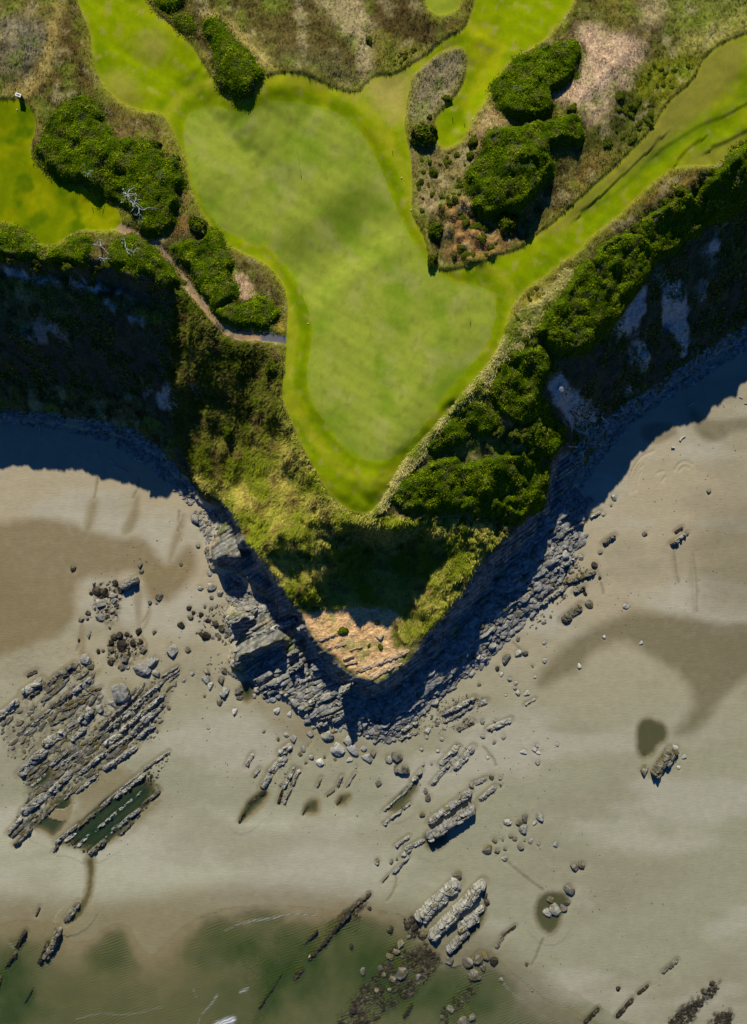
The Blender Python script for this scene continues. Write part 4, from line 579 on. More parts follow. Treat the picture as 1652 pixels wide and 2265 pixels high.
def rand_in(poly, n, rng):
    lo, hi = poly.min(0), poly.max(0); out = []
    s = poly; nn = len(s)
    while sum(len(o) for o in out) < n:
        q = rng.uniform(lo, hi, (n * 2, 2)); c = np.zeros(len(q), bool)
        for k in range(nn):
            a, b = s[k], s[(k + 1) % nn]; m = (a[1] > q[:, 1]) != (b[1] > q[:, 1]); xx = a[0] + (q[:, 1] - a[1]) / (b[1] - a[1] + 1e-12) * (b[0] - a[0]); c ^= m & (q[:, 0] < xx)
        out.append(q[c])
    return np.vstack(out)[:n]
for sp, n, a, b in tz:
    pl = hit(P(sp))[:, :2]
    for q in rand_in(pl, n, RNG):
        z = float(hz(*q)); D = (826 + q[0] / ((CAM_H - z) / CAM_H * S0), 1132.5 - q[1] / ((CAM_H - z) / CAM_H * S0)); r = RNG.uniform(a, b)
        groups.setdefault(mark(D)[2], []).append((np.array([q[0], q[1], z]), r, 'p', D)); extra_b.append((q[0], q[1], r))
import collections
for gname, lst in groups.items():
    lst.sort(key=lambda s: -s[1]); cx, cy = np.mean([s[3][0] for s in lst]), np.mean([s[3][1] for s in lst]); labs = []
    for k, (h, r, tn, D) in enumerate(lst):
        sz = 'big' if r > 1.0 else 'middling' if r > .6 else 'small' if r > .38 else 'tiny'; dx, dy = D[0] - cx, D[1] - cy
        side = 'middle' if math.hypot(dx, dy) < 18 else (('right' if dx > 0 else 'left') if abs(dx) > abs(dy) else ('lower' if dy > 0 else 'upper'))
        labs.append(['largest boulder, ' + TONE[tn], sz + ' ' + TONE[tn] + ' boulder, ' + side + ' part,'][k > 0 or len(lst) < 3] + ' ' + gname)
    labs = number(labs, [s[3][0] for s in lst])
    for k, (h, r, tn, D) in enumerate(lst):
        o = bpy.data.objects.new('boulder', rproto[tn, (k * 3 + int(D[0])) % 5]); COL.objects.link(o); sc = RNG.uniform(.85, 1.2, 3)
        o.scale = (r * sc[0] * 1.08, r * sc[1] * 1.08, r * .95); o.rotation_euler = (RNG.uniform(-.3, .3), RNG.uniform(-.3, .3), RNG.uniform(0, 6.28)); o.location = (h[0], h[1], float(hz(h[0], h[1])) + r * .12)
        if D[1] > 1960 and float(hz(h[0], h[1])) < SEA: o.location.z = SEA + r * .05
        tag(o, labs[k], 'boulder', 'boulders ' + gname)
# ledges: fractured strata ridges, each one mesh
def ledge_mesh(L, w, h, seed, st=.16, big=False):
    r = np.random.default_rng(seed); ns = max(8, int(L / st)); nc = max(6, int(w / st)) | 1; s, c = np.meshgrid(np.linspace(-.5, .5, ns) * L, np.linspace(-1, 1, nc), indexing='ij')
    wob = (.5 * w) * (1 + .22 * pn(s * .6 + seed, s * 0 + 3, seed % 50) + .18 * pn(s * 1.9 + seed, c * 0 + 5, seed % 40)); cen = .16 * w * pn(s * .3 + seed * 1.7, s * 0, 3)
    taper = np.minimum(1, (1 - (np.abs(s) / (L * .5)) ** (6 if big else 3)) * 1.5 + .12); y = cen + c * wob * np.sqrt(np.maximum(.02, taper))
    bs = (.55 if big else .9); sx = s * (bs if big else min(1.3, 1.4 / max(w, .4))) + seed * 3.1; sy = y / w * (2.4 if big else 1.7) + seed; f1, f2, idc = worley(sx, sy, seed % 30)
    prof = np.clip(1 - np.abs(c) ** 3.5, 0, 1) ** .6; blk = (.72 + .42 * idc) if big else (.35 + .8 * idc); crack = sstep(.0, .16, f2 - f1)
    tilt = .18 * c * h if big else .1 * c * h
    z = h * prof * taper ** .7 * blk * (.55 + .45 * crack) + tilt * prof + .10 * min(h, 1.2) * fbm(s * 1.1 + seed, y * 2.2, 4, seed % 60) + (.12 if big else .05) * fbm(s * 3.5, y * 3.5 + seed, 2, 5); z = np.where(np.abs(c) > .999, -.5, z)
    z[0, :] = -.5; z[-1, :] = -.5; v = np.stack([s, y, z], -1).reshape(-1, 3); ix = np.arange(ns * nc).reshape(ns, nc); q = np.stack([ix[:-1, :-1], ix[1:, :-1], ix[1:, 1:], ix[:-1, 1:]], -1).reshape(-1, 4)
    return v, q
BIG = {'1': 'widest pale slab with jointed crest, upper left of the huge parallel slabs', '2': 'longest pale slab, middle of the huge parallel slabs', '3': 'narrow pale slab with a dark hole, lowest of the huge slabs', '4': 'short pale slab tucked right of the long middle slab', '5': 'broken brown ledge at the right end of the huge slabs', '6': 'upper slab of the twin slabs in the lower middle', '7': 'taller lower slab of the twin slabs casting a ragged shadow', '8': 'main mossy block of the lone outcrop on the right sand', '9': 'smaller right block of the lone outcrop on the right sand'}
FIN = {(7, 0): 1}
lg = {}
for n_, (a, b, w, h, tn, D) in enumerate(led): lg.setdefault(mark(D)[2], []).append(n_)
for gname, ids in lg.items():
    labs = {}; ids.sort(key=lambda n_: led[n_][5][1]); 
    for k, n_ in enumerate(ids):
        a, b, w, h, tn, D = led[n_]; L = math.hypot(*(b - a)[:2]); 
        labs[n_] = BIG.get(tn) or f"{'tall' if h > 1.8 else 'long' if L > 7 else 'short' if L < 3 else 'medium'} {'narrow' if w < 1. else 'broad'} {TONE[tn]} rock ledge" + ' ' + gname
    kk = list(labs); nl = number([labs[n_] for n_ in kk], [led[n_][5][0] for n_ in kk]); labs = dict(zip(kk, nl))
    for k, n_ in enumerate(ids):
        a, b, w, h, tn, D = led[n_]; d = b - a; L = math.hypot(d[0], d[1]); big = tn in BIG; 
        if h > 3.5: big = True
        v, q = ledge_mesh(L * 1.05 + .3, w, h, n_ + 3, .13 if big else .16, big); me = mk_mesh('rock_ledge', v, q); me.materials.append(RM['p' if tn in '1234567' else 'b' if tn in BIG else tn])
        o = bpy.data.objects.new('rock_ledge', me); COL.objects.link(o); g = float(min(hz(a[0], a[1]), hz(b[0], b[1]), hz((a[0] + b[0]) / 2, (a[1] + b[1]) / 2))); 
        if h > 3.5 or (h > 1.9 and tn == 'p'): g = g - .3
        zt = max(g, SEA - .1) if D[1] > 1960 else g
        dz = 0 if h > 1.3 else float(hz(b[0], b[1]) - hz(a[0], a[1])); dz = float(np.clip(dz, -.35 * L, .35 * L)); o.location = ((a[0] + b[0]) / 2, (a[1] + b[1]) / 2, zt + .02 + (dz / 2 if dz > 0 else -dz / 2)); o.rotation_euler = (0, -math.atan2(dz, L), math.atan2(d[1], d[0]))
        tag(o, labs[n_], 'rock ledge', 'rock ledges ' + gname)
# loose rubble, past counting
def rubble(name, spec, n, r0, r1, mat, pw=2.2, seed=1, elong=1.3, sub=2, zoff=.1, ang=STRA, jit=.5):
    rng = np.random.default_rng(seed); q = rand_in(hit(P(spec))[:, :2], n, rng); dens = fbm(q[:, 0] * .25, q[:, 1] * .25, 2, seed + 40); c_, s_ = math.cos(ang), math.sin(ang); dens = dens if elong < 2 else fbm((q[:, 0] * c_ + q[:, 1] * s_) * .10, (-q[:, 0] * s_ + q[:, 1] * c_) * .55, 3, seed) * 1.6 - .12; q = q[dens > rng.uniform(-.45, .1, n) * (1 if elong < 2 else .35)]; n = len(q); R = r0 + (r1 - r0) * rng.uniform(0, 1, n) ** pw
    V = []; F = []; off = 0; protos = [rock_verts(300 + k, sub, 9) for k in range(12)]; zz = np.maximum(hz(q[:, 0], q[:, 1]), SEA - .12)
    for k in range(n):
        v, f = protos[k % 12]; th = rng.normal(ang, jit); c, s = math.cos(th), math.sin(th); sc = np.array([elong * rng.uniform(.8, 1.3), rng.uniform(.65, 1.), rng.uniform(.5, .9)]) * R[k]; t_ = rng.uniform(-.35, .35); u = v * sc
        u = np.stack([u[:, 0], u[:, 1] * math.cos(t_) - u[:, 2] * math.sin(t_), u[:, 1] * math.sin(t_) + u[:, 2] * math.cos(t_)], 1)
        V.append(np.stack([u[:, 0] * c - u[:, 1] * s + q[k, 0], u[:, 0] * s + u[:, 1] * c + q[k, 1], u[:, 2] + zz[k] + zoff * R[k]], 1)); F.append(f + off); off += len(v)
    o = link(name, mk_mesh(name, np.vstack(V), np.vstack(F)), None, mat); return tag(o, kind='stuff')
tag(rubble('talus_rubble', "0: 1200,1150 1240,1100 1270,1075 1295,1120 1290,1200 1262,1252 1205,1330 1135,1400 1065,1475 1005,1515 935,1575 860,1645 790,1620 770,1560 870,1535 940,1485 1005,1412 1065,1340 1125,1262", 4600, .16, .85, RM['p'], 1.8, 1), 'grey angular rubble heaped along the right foot of the headland', 'rubble')
tag(rubble('talus_rubble', "0: 540,1495 600,1450 640,1420 700,1445 770,1510 800,1560 810,1625 700,1610 640,1560 590,1540", 800, .12, .5, RM['p'], 1.8, 2), 'grey rubble between strata ribs below the headland tip', 'rubble')
tag(rubble('talus_rubble', "0: 495,1275 520,1265 545,1300 600,1335 620,1350 560,1358 525,1350 505,1325", 650, .12, .45, RM['p'], 2, 3), 'fan of grey stones in the left notch of the headland', 'rubble')
tag(rubble('talus_rubble', "0: 425,1130 480,1125 495,1150 480,1185 460,1200 465,1260 480,1300 465,1260 455,1190 435,1160", 420, .1, .38, RM['p'], 2, 4), 'small grey stones at the left foot of the headland', 'rubble')
tag(rubble('talus_rubble', "0: 0,905 100,912 200,925 290,945 350,985 430,1075 445,1120 420,1115 330,1030 230,975 100,945 0,930", 1500, .12, .5, RM['p'], 2, 5), 'shaded stones along the foot of the left cliff', 'rubble')
tag(rubble('talus_rubble', "0: 1262,1000 1330,930 1400,880 1500,815 1600,745 1652,715 1720,700 1652,775 1540,845 1400,935 1330,1020 1285,1085 1260,1060", 2300, .12, .55, RM['p'], 2, 6), 'shaded stones along the foot of the right cliff', 'rubble')
tag(rubble('weedy_rubble', "11: 870,1350 950,1200 1050,1250 1150,1230 1230,1290 1180,1400 1100,1480 950,1560 850,1652 780,1720 560,1720 700,1560 760,1430", 1500, .12, .5, RM['d'], 2, 7), 'dark weed covered stones in the shallows at bottom', 'rubble')
tag(rubble('weedy_rubble', "11: 1330,1500 1420,1400 1500,1420 1420,1560 1290,1620 1280,1720 1230,1720 1240,1600", 170, .12, .45, RM['d'], 2, 8), 'dark weedy stones under the clump right of the shallows', 'rubble')
tag(rubble('weedy_rubble', "11: 1000,1060 1050,1040 1110,1120 1130,1180 1060,1170 1010,1100", 110, .12, .4, RM['d'], 2, 18), 'dark weedy stones at the seaward end of the huge slabs', 'rubble')
tag(rubble('weedy_rubble', "12: 1140,1720 1240,1620 1370,1540 1410,1480 1460,1440 1480,1480 1400,1570 1330,1640 1290,1720", 330, .12, .4, RM['d'], 2, 9), 'band of dark stones at the bottom right corner', 'rubble')
tag(rubble('weedy_rubble', "12: 1430,1720 1460,1650 1520,1620 1560,1640 1550,1720", 160, .1, .35, RM['d'], 2, 19), 'brown patch of stones at the bottom right edge', 'rubble')
tag(rubble('reef_rubble', "7: 0,1440 180,1330 370,1180 500,1130 580,1240 650,1380 900,1240 1020,1210 1110,1170 1030,1420 950,1620 500,1720 200,1720 50,1720 20,1600", 800, .1, .42, RM['b'], 2, 10), 'brown rubble between the ridges of the left reef', 'rubble')
tag(rubble('reef_rubble', "10: 50,530 180,300 120,150 300,0 850,-60 640,130 600,220 440,300 300,400 150,540", 500, .1, .42, RM['b'], 2, 11), 'weathered rubble on the outer ridges of the left reef', 'rubble')
tag(rubble('reef_rubble', "10: 340,600 480,480 600,370 880,150 1040,20 1050,60 960,200 980,290 860,430 700,560 560,670 480,620", 500, .08, .3, RM['d'], 2, 12), 'dark stones around the lower left pools', 'rubble')
tag(rubble('reef_rubble', "7: 560,650 700,630 760,690 740,850 680,930 590,860", 130, .1, .35, RM['d'], 2, 13), 'dark stones in the cluster above the left reef', 'rubble')
tag(rubble('reef_rubble', "7: 660,990 740,940 800,960 900,1020 880,1080 800,1080 780,1190 660,1140", 180, .1, .33, RM['d'], 2, 14), 'dark stones just above the striped ridges', 'rubble')
tag(rubble('reef_rubble', "8: 1100,1440 1200,1380 1460,1310 1520,1370 1440,1460 1380,1540 1200,1560 1000,1640 960,1600", 330, .08, .32, RM['b'], 2, 15), 'scattered stones at the end of the right talus', 'rubble')
tag(rubble('reef_rubble', "7: 1200,830 1400,760 1500,840 1440,1000 1500,1080 1420,1200 1260,1160 1330,1040 1200,950", 260, .08, .3, RM['b'], 2, 16), 'brown stones beside the left rock fins', 'rubble')
tag(rubble('reef_rubble', "11: 110,260 220,120 250,20 330,0 300,100 380,130 300,340 240,350 250,240", 150, .08, .28, RM['b'], 2, 17), 'small stones among the thin ridges below the headland', 'rubble')
tag(rubble('reef_rubble', "11: 1180,240 1260,60 1340,-30 1450,0 1330,140 1260,160", 200, .08, .28, RM['p'], 2, 20), 'small stones in the ridge field right of the tip', 'rubble')
tag(rubble('reef_rubble', "9: 400,560 600,480 700,560 640,680 520,760 420,880 300,960 330,820", 260, .12, .4, RM['b'], 2, 21), 'brown stones along the seaward edge of the right talus', 'rubble')
tag(rubble('weedy_rubble', "11: 400,1300 560,1140 660,1010 800,890 810,910 740,1010 760,1110 690,1130 640,1090 480,1240", 260, .07, .25, RM['d'], 2, 22), 'dark weed line of stones running into the shallows', 'rubble')
tag(rubble('reef_slabs', "7: 20,1500 180,1380 300,1290 450,1180 560,1220 600,1330 700,1400 900,1240 1010,1240 1090,1180 1030,1380 960,1560 700,1720 200,1720 60,1700", 460, .22, .55, RM['b'], 1.6, 31, 2.8, 3, .1, math.radians(40), .1), 'parallel splinters of bedded rock filling the left reef', 'reef rock')
tag(rubble('reef_slabs', "10: 60,520 180,320 130,150 300,-20 850,-60 640,130 600,210 440,300 300,400 150,540", 360, .22, .55, RM['b'], 1.6, 32, 2.8, 3, .1, math.radians(40), .1), 'parallel splinters of bedded rock on the outer reef', 'reef rock')
tag(rubble('reef_slabs', "10: 340,600 480,480 600,370 700,280 880,160 950,220 880,370 700,540 560,660 480,610", 330, .2, .5, RM['d'], 1.6, 33, 3., 3, .15, math.radians(39), .08), 'dark bedded splinters standing in the lower reef pools', 'reef rock')
tag(rubble('strata_slabs', "0: 545,1500 600,1430 660,1400 700,1450 740,1500 790,1550 800,1600 700,1600 640,1550", 420, .3, .8, RM['p'], 1.5, 34, 2.6, 3, .2, math.radians(28), .12), 'broken tilted strata below the headland tip', 'strata')
tag(rubble('strata_slabs', "0: 870,1545 950,1480 1010,1415 1070,1345 1130,1265 1195,1180 1225,1120 1250,1110 1240,1190 1190,1270 1120,1360 1040,1450 950,1540 870,1620", 620, .3, .9, RM['p'], 1.5, 35, 2.4, 3, .15, math.radians(30), .15), 'tilted strata slabs in the shaded right foot', 'strata')
tag(rubble('strata_slabs', "0: 505,1290 560,1310 600,1350 620,1400 590,1430 520,1440 510,1380", 90, .25, .6, RM['p'], 1.5, 36, 2.4, 3, .1, math.radians(24), .12), 'slabs between the left rock fins', 'strata')
for k, (sp, n_) in enumerate((("0: 380,1150 480,1290 500,1500 640,1600 860,1680 1000,1560 1150,1480 1250,1700 1100,1900 700,1850 400,1700 380,1450 200,1420 180,1280", 800), ("0: 1300,1080 1652,850 1652,1300 1400,1400 1250,1500 1180,1420 1290,1250", 380), ("0: 0,1420 380,1400 400,1800 300,1900 0,1900", 420), ("0: 1000,1850 1300,1800 1652,2200 1652,2265 1200,2200 1080,2050", 300))):
    tag(rubble('pebbles', sp, n_, .04, .15, RM['b'], 2.5, 60 + k, 1.2, 1, .2), ['pebbles strewn on the sand below the headland', 'pebbles strewn on the right sand', 'pebbles strewn round the left reef', 'pebbles strewn on the lower right sand'][k], 'pebbles')
# ------------------------------------------------------------------ vegetation
LM = leaf_mat('scrub_leaves'); GM = leaf_mat('grass_blades', .3)
t = NT('scrub_inside'); p = t.pos(); n = t.noise(1.2, 5, .7, p); r = t.ramp(n.outputs[0], [(.3, tuple(C(40, 58, 4))), (.7, tuple(C(84, 108, 14)))]); t.l(r.outputs[0], t.b.inputs['Base Color']); t.b.inputs['Roughness'].default_value = .95; t.b.inputs['Specular IOR Level'].default_value = 0; t.bump(n.outputs[0], 1, .2); SM = t.m
GREENS = np.array([C(94, 122, 6), C(132, 156, 10), C(182, 192, 36), C(70, 88, 8), C(142, 126, 62)])
def leaves(px, py, pz, nx_, ny_, nz_, size, cols, rng, asp=.55):
    n = len(px); nn = np.stack([nx_, ny_, nz_], 1) + rng.normal(0, .42, (n, 3)); nn /= np.linalg.norm(nn, axis=1)[:, None]; a = rng.normal(size=(n, 3)); a -= (a * nn).sum(1)[:, None] * nn; a /= np.linalg.norm(a, axis=1)[:, None]; b = np.cross(nn, a)
    s = size[:, None]; p0 = np.stack([px, py, pz], 1); V = np.stack([p0 - a * s, p0 + b * s * asp, p0 + a * s, p0 - b * s * asp], 1).reshape(-1, 3); F = np.arange(4 * n).reshape(n, 4); return V, F, np.repeat(cols, 4, 0)
CAN = H.copy()
def thicket(name, spec, hh, label, grow=.55, cat='thicket', lob=2.4, dens=44, seed=1, tint=0., group='thickets of dense scrub', z_poly=None):
    rng = np.random.default_rng(seed); pl = smooth(hit(P(spec), H + hh * .6)[:, :2], 1) if z_poly is None else z_poly; s = sdf(pl, 4) + 1.5 * fbm(X * .3, Y * .3, 4, seed) - grow
    f1, f2, idc = worley(X / lob + .5 * n_b, Y / lob + .5 * n_a, seed % 20); g1, g2, _ = worley(X / .85, Y / .85, seed % 17 + 3)
    dome = np.sqrt(np.maximum(0, 1 - (f1 / .85) ** 2)); can = hh * .85 * sstep(.15, -1.1, s) * (.55 + .30 * dome * (.4 + .9 * idc) + .28 * fbm(X * .5, Y * .5, 3, seed + 2) + .10 * np.sqrt(np.maximum(0, 1 - g1 ** 2)) + .15 * fbm(X * .3, Y * .3, 2, seed)); can = np.where(s < .15, can, -.25 - .4 * sstep(.2, 1.0, s))
    m = ce(s) < 1.1; jj, ii = np.nonzero(m)
    if len(jj) == 0: print('EMPTY', name, label); return
    Zc = H + can; q = np.stack([IDX[jj, ii], IDX[jj, ii + 1], IDX[jj + 1, ii + 1], IDX[jj + 1, ii]], 1); used, inv = np.unique(q, return_inverse=True); q = inv.reshape(q.shape)
    v = np.stack([X.ravel()[used], Y.ravel()[used], Zc.ravel()[used]], 1); root = bpy.data.objects.new(name, None); COL.objects.link(root); root.location = (0, 0, 0)
    c0 = v.mean(0); c0[2] = float(hz(c0[0], c0[1])); root.location = c0; tag(root, label, cat, group); link('branches', mk_mesh('branches', v - c0, q, None, True), root, SM)
    n = int(len(jj) * STEP * STEP * dens); k = rng.integers(0, len(jj), n); px = X[jj[k], ii[k]] + rng.uniform(0, STEP, n); py = Y[jj[k], ii[k]] + rng.uniform(0, STEP, n)
    ks = samp(s, px, py); kp = rng.uniform(0, 1, n) < sstep(1.1, .1, ks) ** 1.5; px, py, ks = px[kp], py[kp], ks[kp]; n = len(px); Zc = H + np.maximum(can, .04)
    gy3, gx3 = np.gradient(Zc, STEP); z = samp(Zc, px, py); gx4, gy4 = samp(gx3, px, py), samp(gy3, px, py); ln = np.sqrt(1 + gx4 ** 2 + gy4 ** 2)
    t1 = np.clip(.5 + 1.2 * fbm(px * .35, py * .35, 3, seed + 3) + rng.normal(0, .2, n), 0, 1) * 2.0; i_ = np.minimum(t1.astype(int), 1); fr = (t1 - i_)[:, None]; cc = GREENS[i_] * (1 - fr) + GREENS[i_ + 1] * fr
    ol = sstep(.02, .3, fbm(px * .4 + 9, py * .4, 4, seed + 7) + tint * .4 + .25 * sstep(-.2, .4, ks))[:, None]; cc = cc * (1 - ol * .8) + GREENS[4] * ol * .8; dk = sstep(.0, .35, fbm(px * .7, py * .7 + 5, 3, seed + 9))[:, None]; cc = cc * (1 - dk * .6) + GREENS[3] * dk * .6; cc = cc * rng.uniform(.6, 1.3, n)[:, None] * (1 + .55 * fbm(px * .28 + seed, py * .28, 3, seed + 11))[:, None]; tw = sstep(.22, .34, fbm(px * .5, py * .5 + 3, 4, seed + 12))[:, None]; cc = cc * (1 - tw * .8) + C(128, 116, 92) * tw * .8
    V, F, cl_ = leaves(px, py, z + rng.uniform(-.06, .14, n), -gx4 / ln, -gy4 / ln, 1 / ln, rng.uniform(.07, .17, n), cc, rng)
    link('foliage', mk_mesh('foliage', V - c0, F, cl_), root, LM); return root
TH = [("1: 390,650 430,590 490,565 550,600 600,640 635,690 630,720 560,720 650,765 700,830 800,860 900,855 960,880 990,920 980,960 1020,970 1075,975 1090,1010 1070,1030 1130,1090 1110,1140 1080,1170 1115,1220 1090,1280 1070,1350 1020,1410 960,1450 880,1420 850,1380 870,1310 800,1290 740,1240 640,1190 560,1160 470,1120 400,1090 330,1060 270,1030 230,990 200,920 240,860 260,790 290,720 340,680", 1.9, 'largest green thicket, between left fairway and main green'),
 ("1: 1270,100 1300,80 1330,110 1350,140 1400,180 1420,230 1490,280 1540,340 1590,400 1600,450 1560,520 1530,590 1480,600 1430,590 1400,570 1350,520 1340,440 1340,370 1320,300 1290,230 1250,190", 1.4, 'long narrow thicket in the notch above the main green'),
 ("1: 900,-40 1160,-40 1100,35 1000,65 960,50", 1.4, 'low thicket cut by the top edge of the photo'),
 ("1: 1050,80 1120,70 1180,110 1200,160 1180,205 1120,190 1060,140", .7, 'flat brownish scrub patch beside the upper left fairway'),
 ("3: 520,235 600,240 640,290 655,350 600,430 540,500 470,540 440,590 485,640 440,690 350,720 270,725 200,690 130,650 80,600 100,520 170,420 260,340 370,285 440,250", 2.4, 'oval thicket left of the straw coloured patch'),
 ("3: 320,740 420,740 520,700 590,670 640,700 660,760 640,860 560,860 450,880 440,930 480,990 470,1060 400,1120 330,1200 280,1260 200,1290 130,1300 60,1330 -10,1290 -18,1200 -68,1100 -58,1020 12,960 22,880 62,800 112,770 200,780", 2.6, 'big thicket on the dune casting a long black shadow'),
 ("1: 1050,1495 1180,1455 1300,1405 1350,1455 1385,1520 1400,1620; 4: 1430,130 1400,200 1450,280 1440,350 1380,400 1320,430 1270,370 1215,290 1160,200 1110,130 1050,30", 1.8, 'thicket on the left of the main green beside the footpath'),
 ("4: 1325,440 1380,400 1460,390 1560,370 1640,400; 5: 90,350 180,370 240,430 220,500 180,550 60,535; 4: 1560,545 1450,525 1350,490", 1.6, 'thicket just above the lower bend of the footpath'),
 ("1: -100,1380 0,1370 100,1400 190,1470 240,1530 230,1600 100,1600 0,1580 -100,1560", 1.6, 'thicket under the left fairway at the photo edge'),
 ("1: 380,1500 440,1440 540,1420 550,1500 540,1580 480,1620 330,1640 270,1600 290,1530", 1.6, 'rounded thicket below the left fairway at the cliff edge'),
 ("1: 760,1440 820,1440 900,1480 980,1560 1030,1630; 4: 1090,220 1130,270 1080,290 1010,270 940,250 880,190 760,180 660,140 640,80 700,20", 1.5, 'thicket left of the footpath at the cliff edge'),
 ("0: 1640,335 1700,300 1720,400 1652,440 1600,465 1560,480 1540,450 1560,415 1600,380", 2.2, 'cliff top thicket at the right edge of the photo'),
 ("0: 1535,440 1565,480 1500,535 1455,562 1422,530 1440,485 1490,450", 2.2, 'cliff top thicket under the right fairway'),
 ("0: 1415,525 1455,562 1425,605 1395,655 1345,645 1318,585 1350,540", 2.4, 'tall thicket where the right fairway narrows'),
 ("0: 1312,590 1345,645 1395,652 1362,695 1322,755 1260,775 1200,745 1222,695 1265,645 1280,605", 2.2, 'thicket beside the pale grass right of the green'),
 ("0: 1125,795 1190,762 1222,800 1192,860 1212,905 1180,932 1120,925 1088,885 1095,830", 2.0, 'thicket right of the green above the dark hollow'),
 ("0: 1195,900 1235,930 1252,962 1225,1010 1190,1000 1160,975 1170,940", 1.8, 'small thicket on the outermost right corner of the headland'),
 ("0: 985,1012 1040,1035 1110,1010 1160,1005 1212,1030 1207,1090 1190,1130 1140,1158 1090,1135 1000,1122 930,1130 878,1122 885,1085 920,1045", 2.2, 'broad thicket on the lower right shoulder of the headland'),
 ("0: 1020,905 1060,890 1100,915 1090,950 1040,960 1000,985 960,1000 950,985 985,950", 1.6, 'strip of thicket along the lower right edge of the green')]
for k, (sp, hh, lab) in enumerate(TH): thicket('scrub_thicket', sp, hh * (.62 if k >= 15 else .85), lab, (.7 if k >= 15 else 1.3) if k >= 11 else .25, seed=k + 1, tint=.5 if hh < 1 else 0., lob=2.4 if hh > 1.5 and k < 15 else 1.5, group=None)
# single shrubs
rng = np.random.default_rng(5)
def shrub_mesh(seed):
    r = np.random.default_rng(seed); v, f = ICO[3]; rad = 1 + .5 * pn3(v * 1.3 + seed, seed) + .2 * pn3(v * 3.5 + seed, seed); v = v * rad[:, None] * np.array([1, 1, .75]) * .9; n = 520; d = r.normal(size=(n, 3)); d[:, 2] = np.abs(d[:, 2]) * .9; d /= np.linalg.norm(d, axis=1)[:, None]
    rr = 1 + .5 * pn3(d * 1.3 + seed, seed) + .2 * pn3(d * 3.5 + seed, seed); p = d * rr[:, None] * np.array([1, 1, .75]) * .93; cc = GREENS[r.choice([0, 1, 3, 4, 4], n)] * r.uniform(.5, 1.05, n)[:, None]
    V, F, c = leaves(p[:, 0], p[:, 1], p[:, 2], d[:, 0], d[:, 1], d[:, 2], r.uniform(.07, .17, n), cc, r); a = mk_mesh('branches', v, f, None, True); a.materials.append(SM); b = mk_mesh('foliage', V, F, c); b.materials.append(LM); return a, b
SHR = [shrub_mesh(k) for k in range(5)]
def shrub(x, y, r, k, label, group=None, hs=1.):
    root = bpy.data.objects.new('shrub', None); COL.objects.link(root); root.location = (x, y, float(hz(x, y)) + .05 * r); root.scale = (r * rng.uniform(.9, 1.35), r * rng.uniform(.75, 1.05), r * hs); root.rotation_euler = (0, 0, rng.uniform(0, 6.28)); tag(root, label, 'shrub', group)
    for me in SHR[k % 5]: o = bpy.data.objects.new(me.name.split('.')[0], me); COL.objects.link(o); o.parent = root
SHL = [(935, 302, 24, 'round dark shrub left of the upper right fairway strip'), (441, 502, 23, 'round shrub between the main green and footpath'), (609, 813, 21, 'round shrub touching the left edge of the green'), (512, 950, 20, 'bright shrub halfway down the left grassy slope'), (378, 766, 9, 'small green shrub at the shaded cliff corner'), (340, 324, 14, 'shrub on the right rim of the largest thicket'), (345, 342, 11, 'smaller shrub under another on the thicket rim'), (386, 355, 12, 'lone small shrub beside the main green edge'),
       (1122, 497, 22, 'shrub in the black dune shadow'), (758, 1395, 8.5, 'darkest little shrub on the orange terrace'), (834, 1377, 5, 'tiny shrub on the upper part of the orange terrace'), (842, 1431, 7, 'low shrub near the lower edge of the orange terrace'), (816, 1427, 4, 'tiny shrub left of the lower terrace shrub'), (957, 381, 10, 'dark shrub in the middle of the pale rough'), (950, 360, 6, 'small shrub above the dark one in the pale rough'), (932, 401, 6, 'small shrub lowest in the pale rough'), (950, 259, 6, 'small shrub above the round dark shrub'), (988, 219, 9, 'low shrub inside the pale oval rough island'), (1040, 345, 8, 'shrub by the foot of the upper fairway strip'), (1047, 315, 13, 'flat shrub right of the upper fairway strip foot'), (964, 510, 18, 'shrub left of the orange hummocks'), (957, 575, 15, 'shrub in the corner above the right neck of the green'), (816, 90, 9, 'dark shrub in the pale track area at top'), (1395, 238, 12, 'shrub in the dark rough below the straw patch'), (1265, 243, 12, 'shrub between the oval and the big dune thicket'), (1370, 215, 10, 'dark shrub at the lower rim of the straw patch')]
for k, (x, y, r, lab) in enumerate(SHL):
    h = hit((x, y))[0]; rr = r * (CAM_H - h[2]) / CAM_H * S0; shrub(h[0], h[1], rr, k, lab, None, .8 if r < 15 else 1.)
# small low shrubs dotted over the rough
def scatter_shrubs(spec, n, a, b, group, label, seed):
    r = np.random.default_rng(seed); q = rand_in(hit(P(spec))[:, :2], n, r); q = q[samp(sd_mown, q[:, 0], q[:, 1]) > .8]
    ps = sorted([tuple(p) for p in q])
    for k, p in enumerate(ps): shrub(p[0], p[1], r.uniform(a, b), k, ORD[k] + ' ' + label, group, .5)
scatter_shrubs("2: 1060,1000 1200,960 1400,900 1400,1060 1400,1240 1200,1300 1090,1330", 34, .2, .55, 'low shrubs dotted over the pale rough', 'low dark shrub dotted in the pale rough right of the green', 1)
scatter_shrubs("3: 860,560 1100,600 1060,760 900,900 760,900", 26, .25, .8, 'shrubs in the dark rough under the straw patch', 'green shrub in the dark rough under the straw patch', 2)
scatter_shrubs("2: 950,300 1130,300 1020,400 940,430", 14, .15, .35, 'shrubs where the pale track meets the green turf', 'tiny dark shrub where the pale track meets the turf', 3)
scatter_shrubs("3: 1000,380 1200,420 1300,400 1180,560 1080,540", 14, .2, .45, 'shrubs on the yellow green rough at right', 'small shrub on the yellow green rough at right', 4)
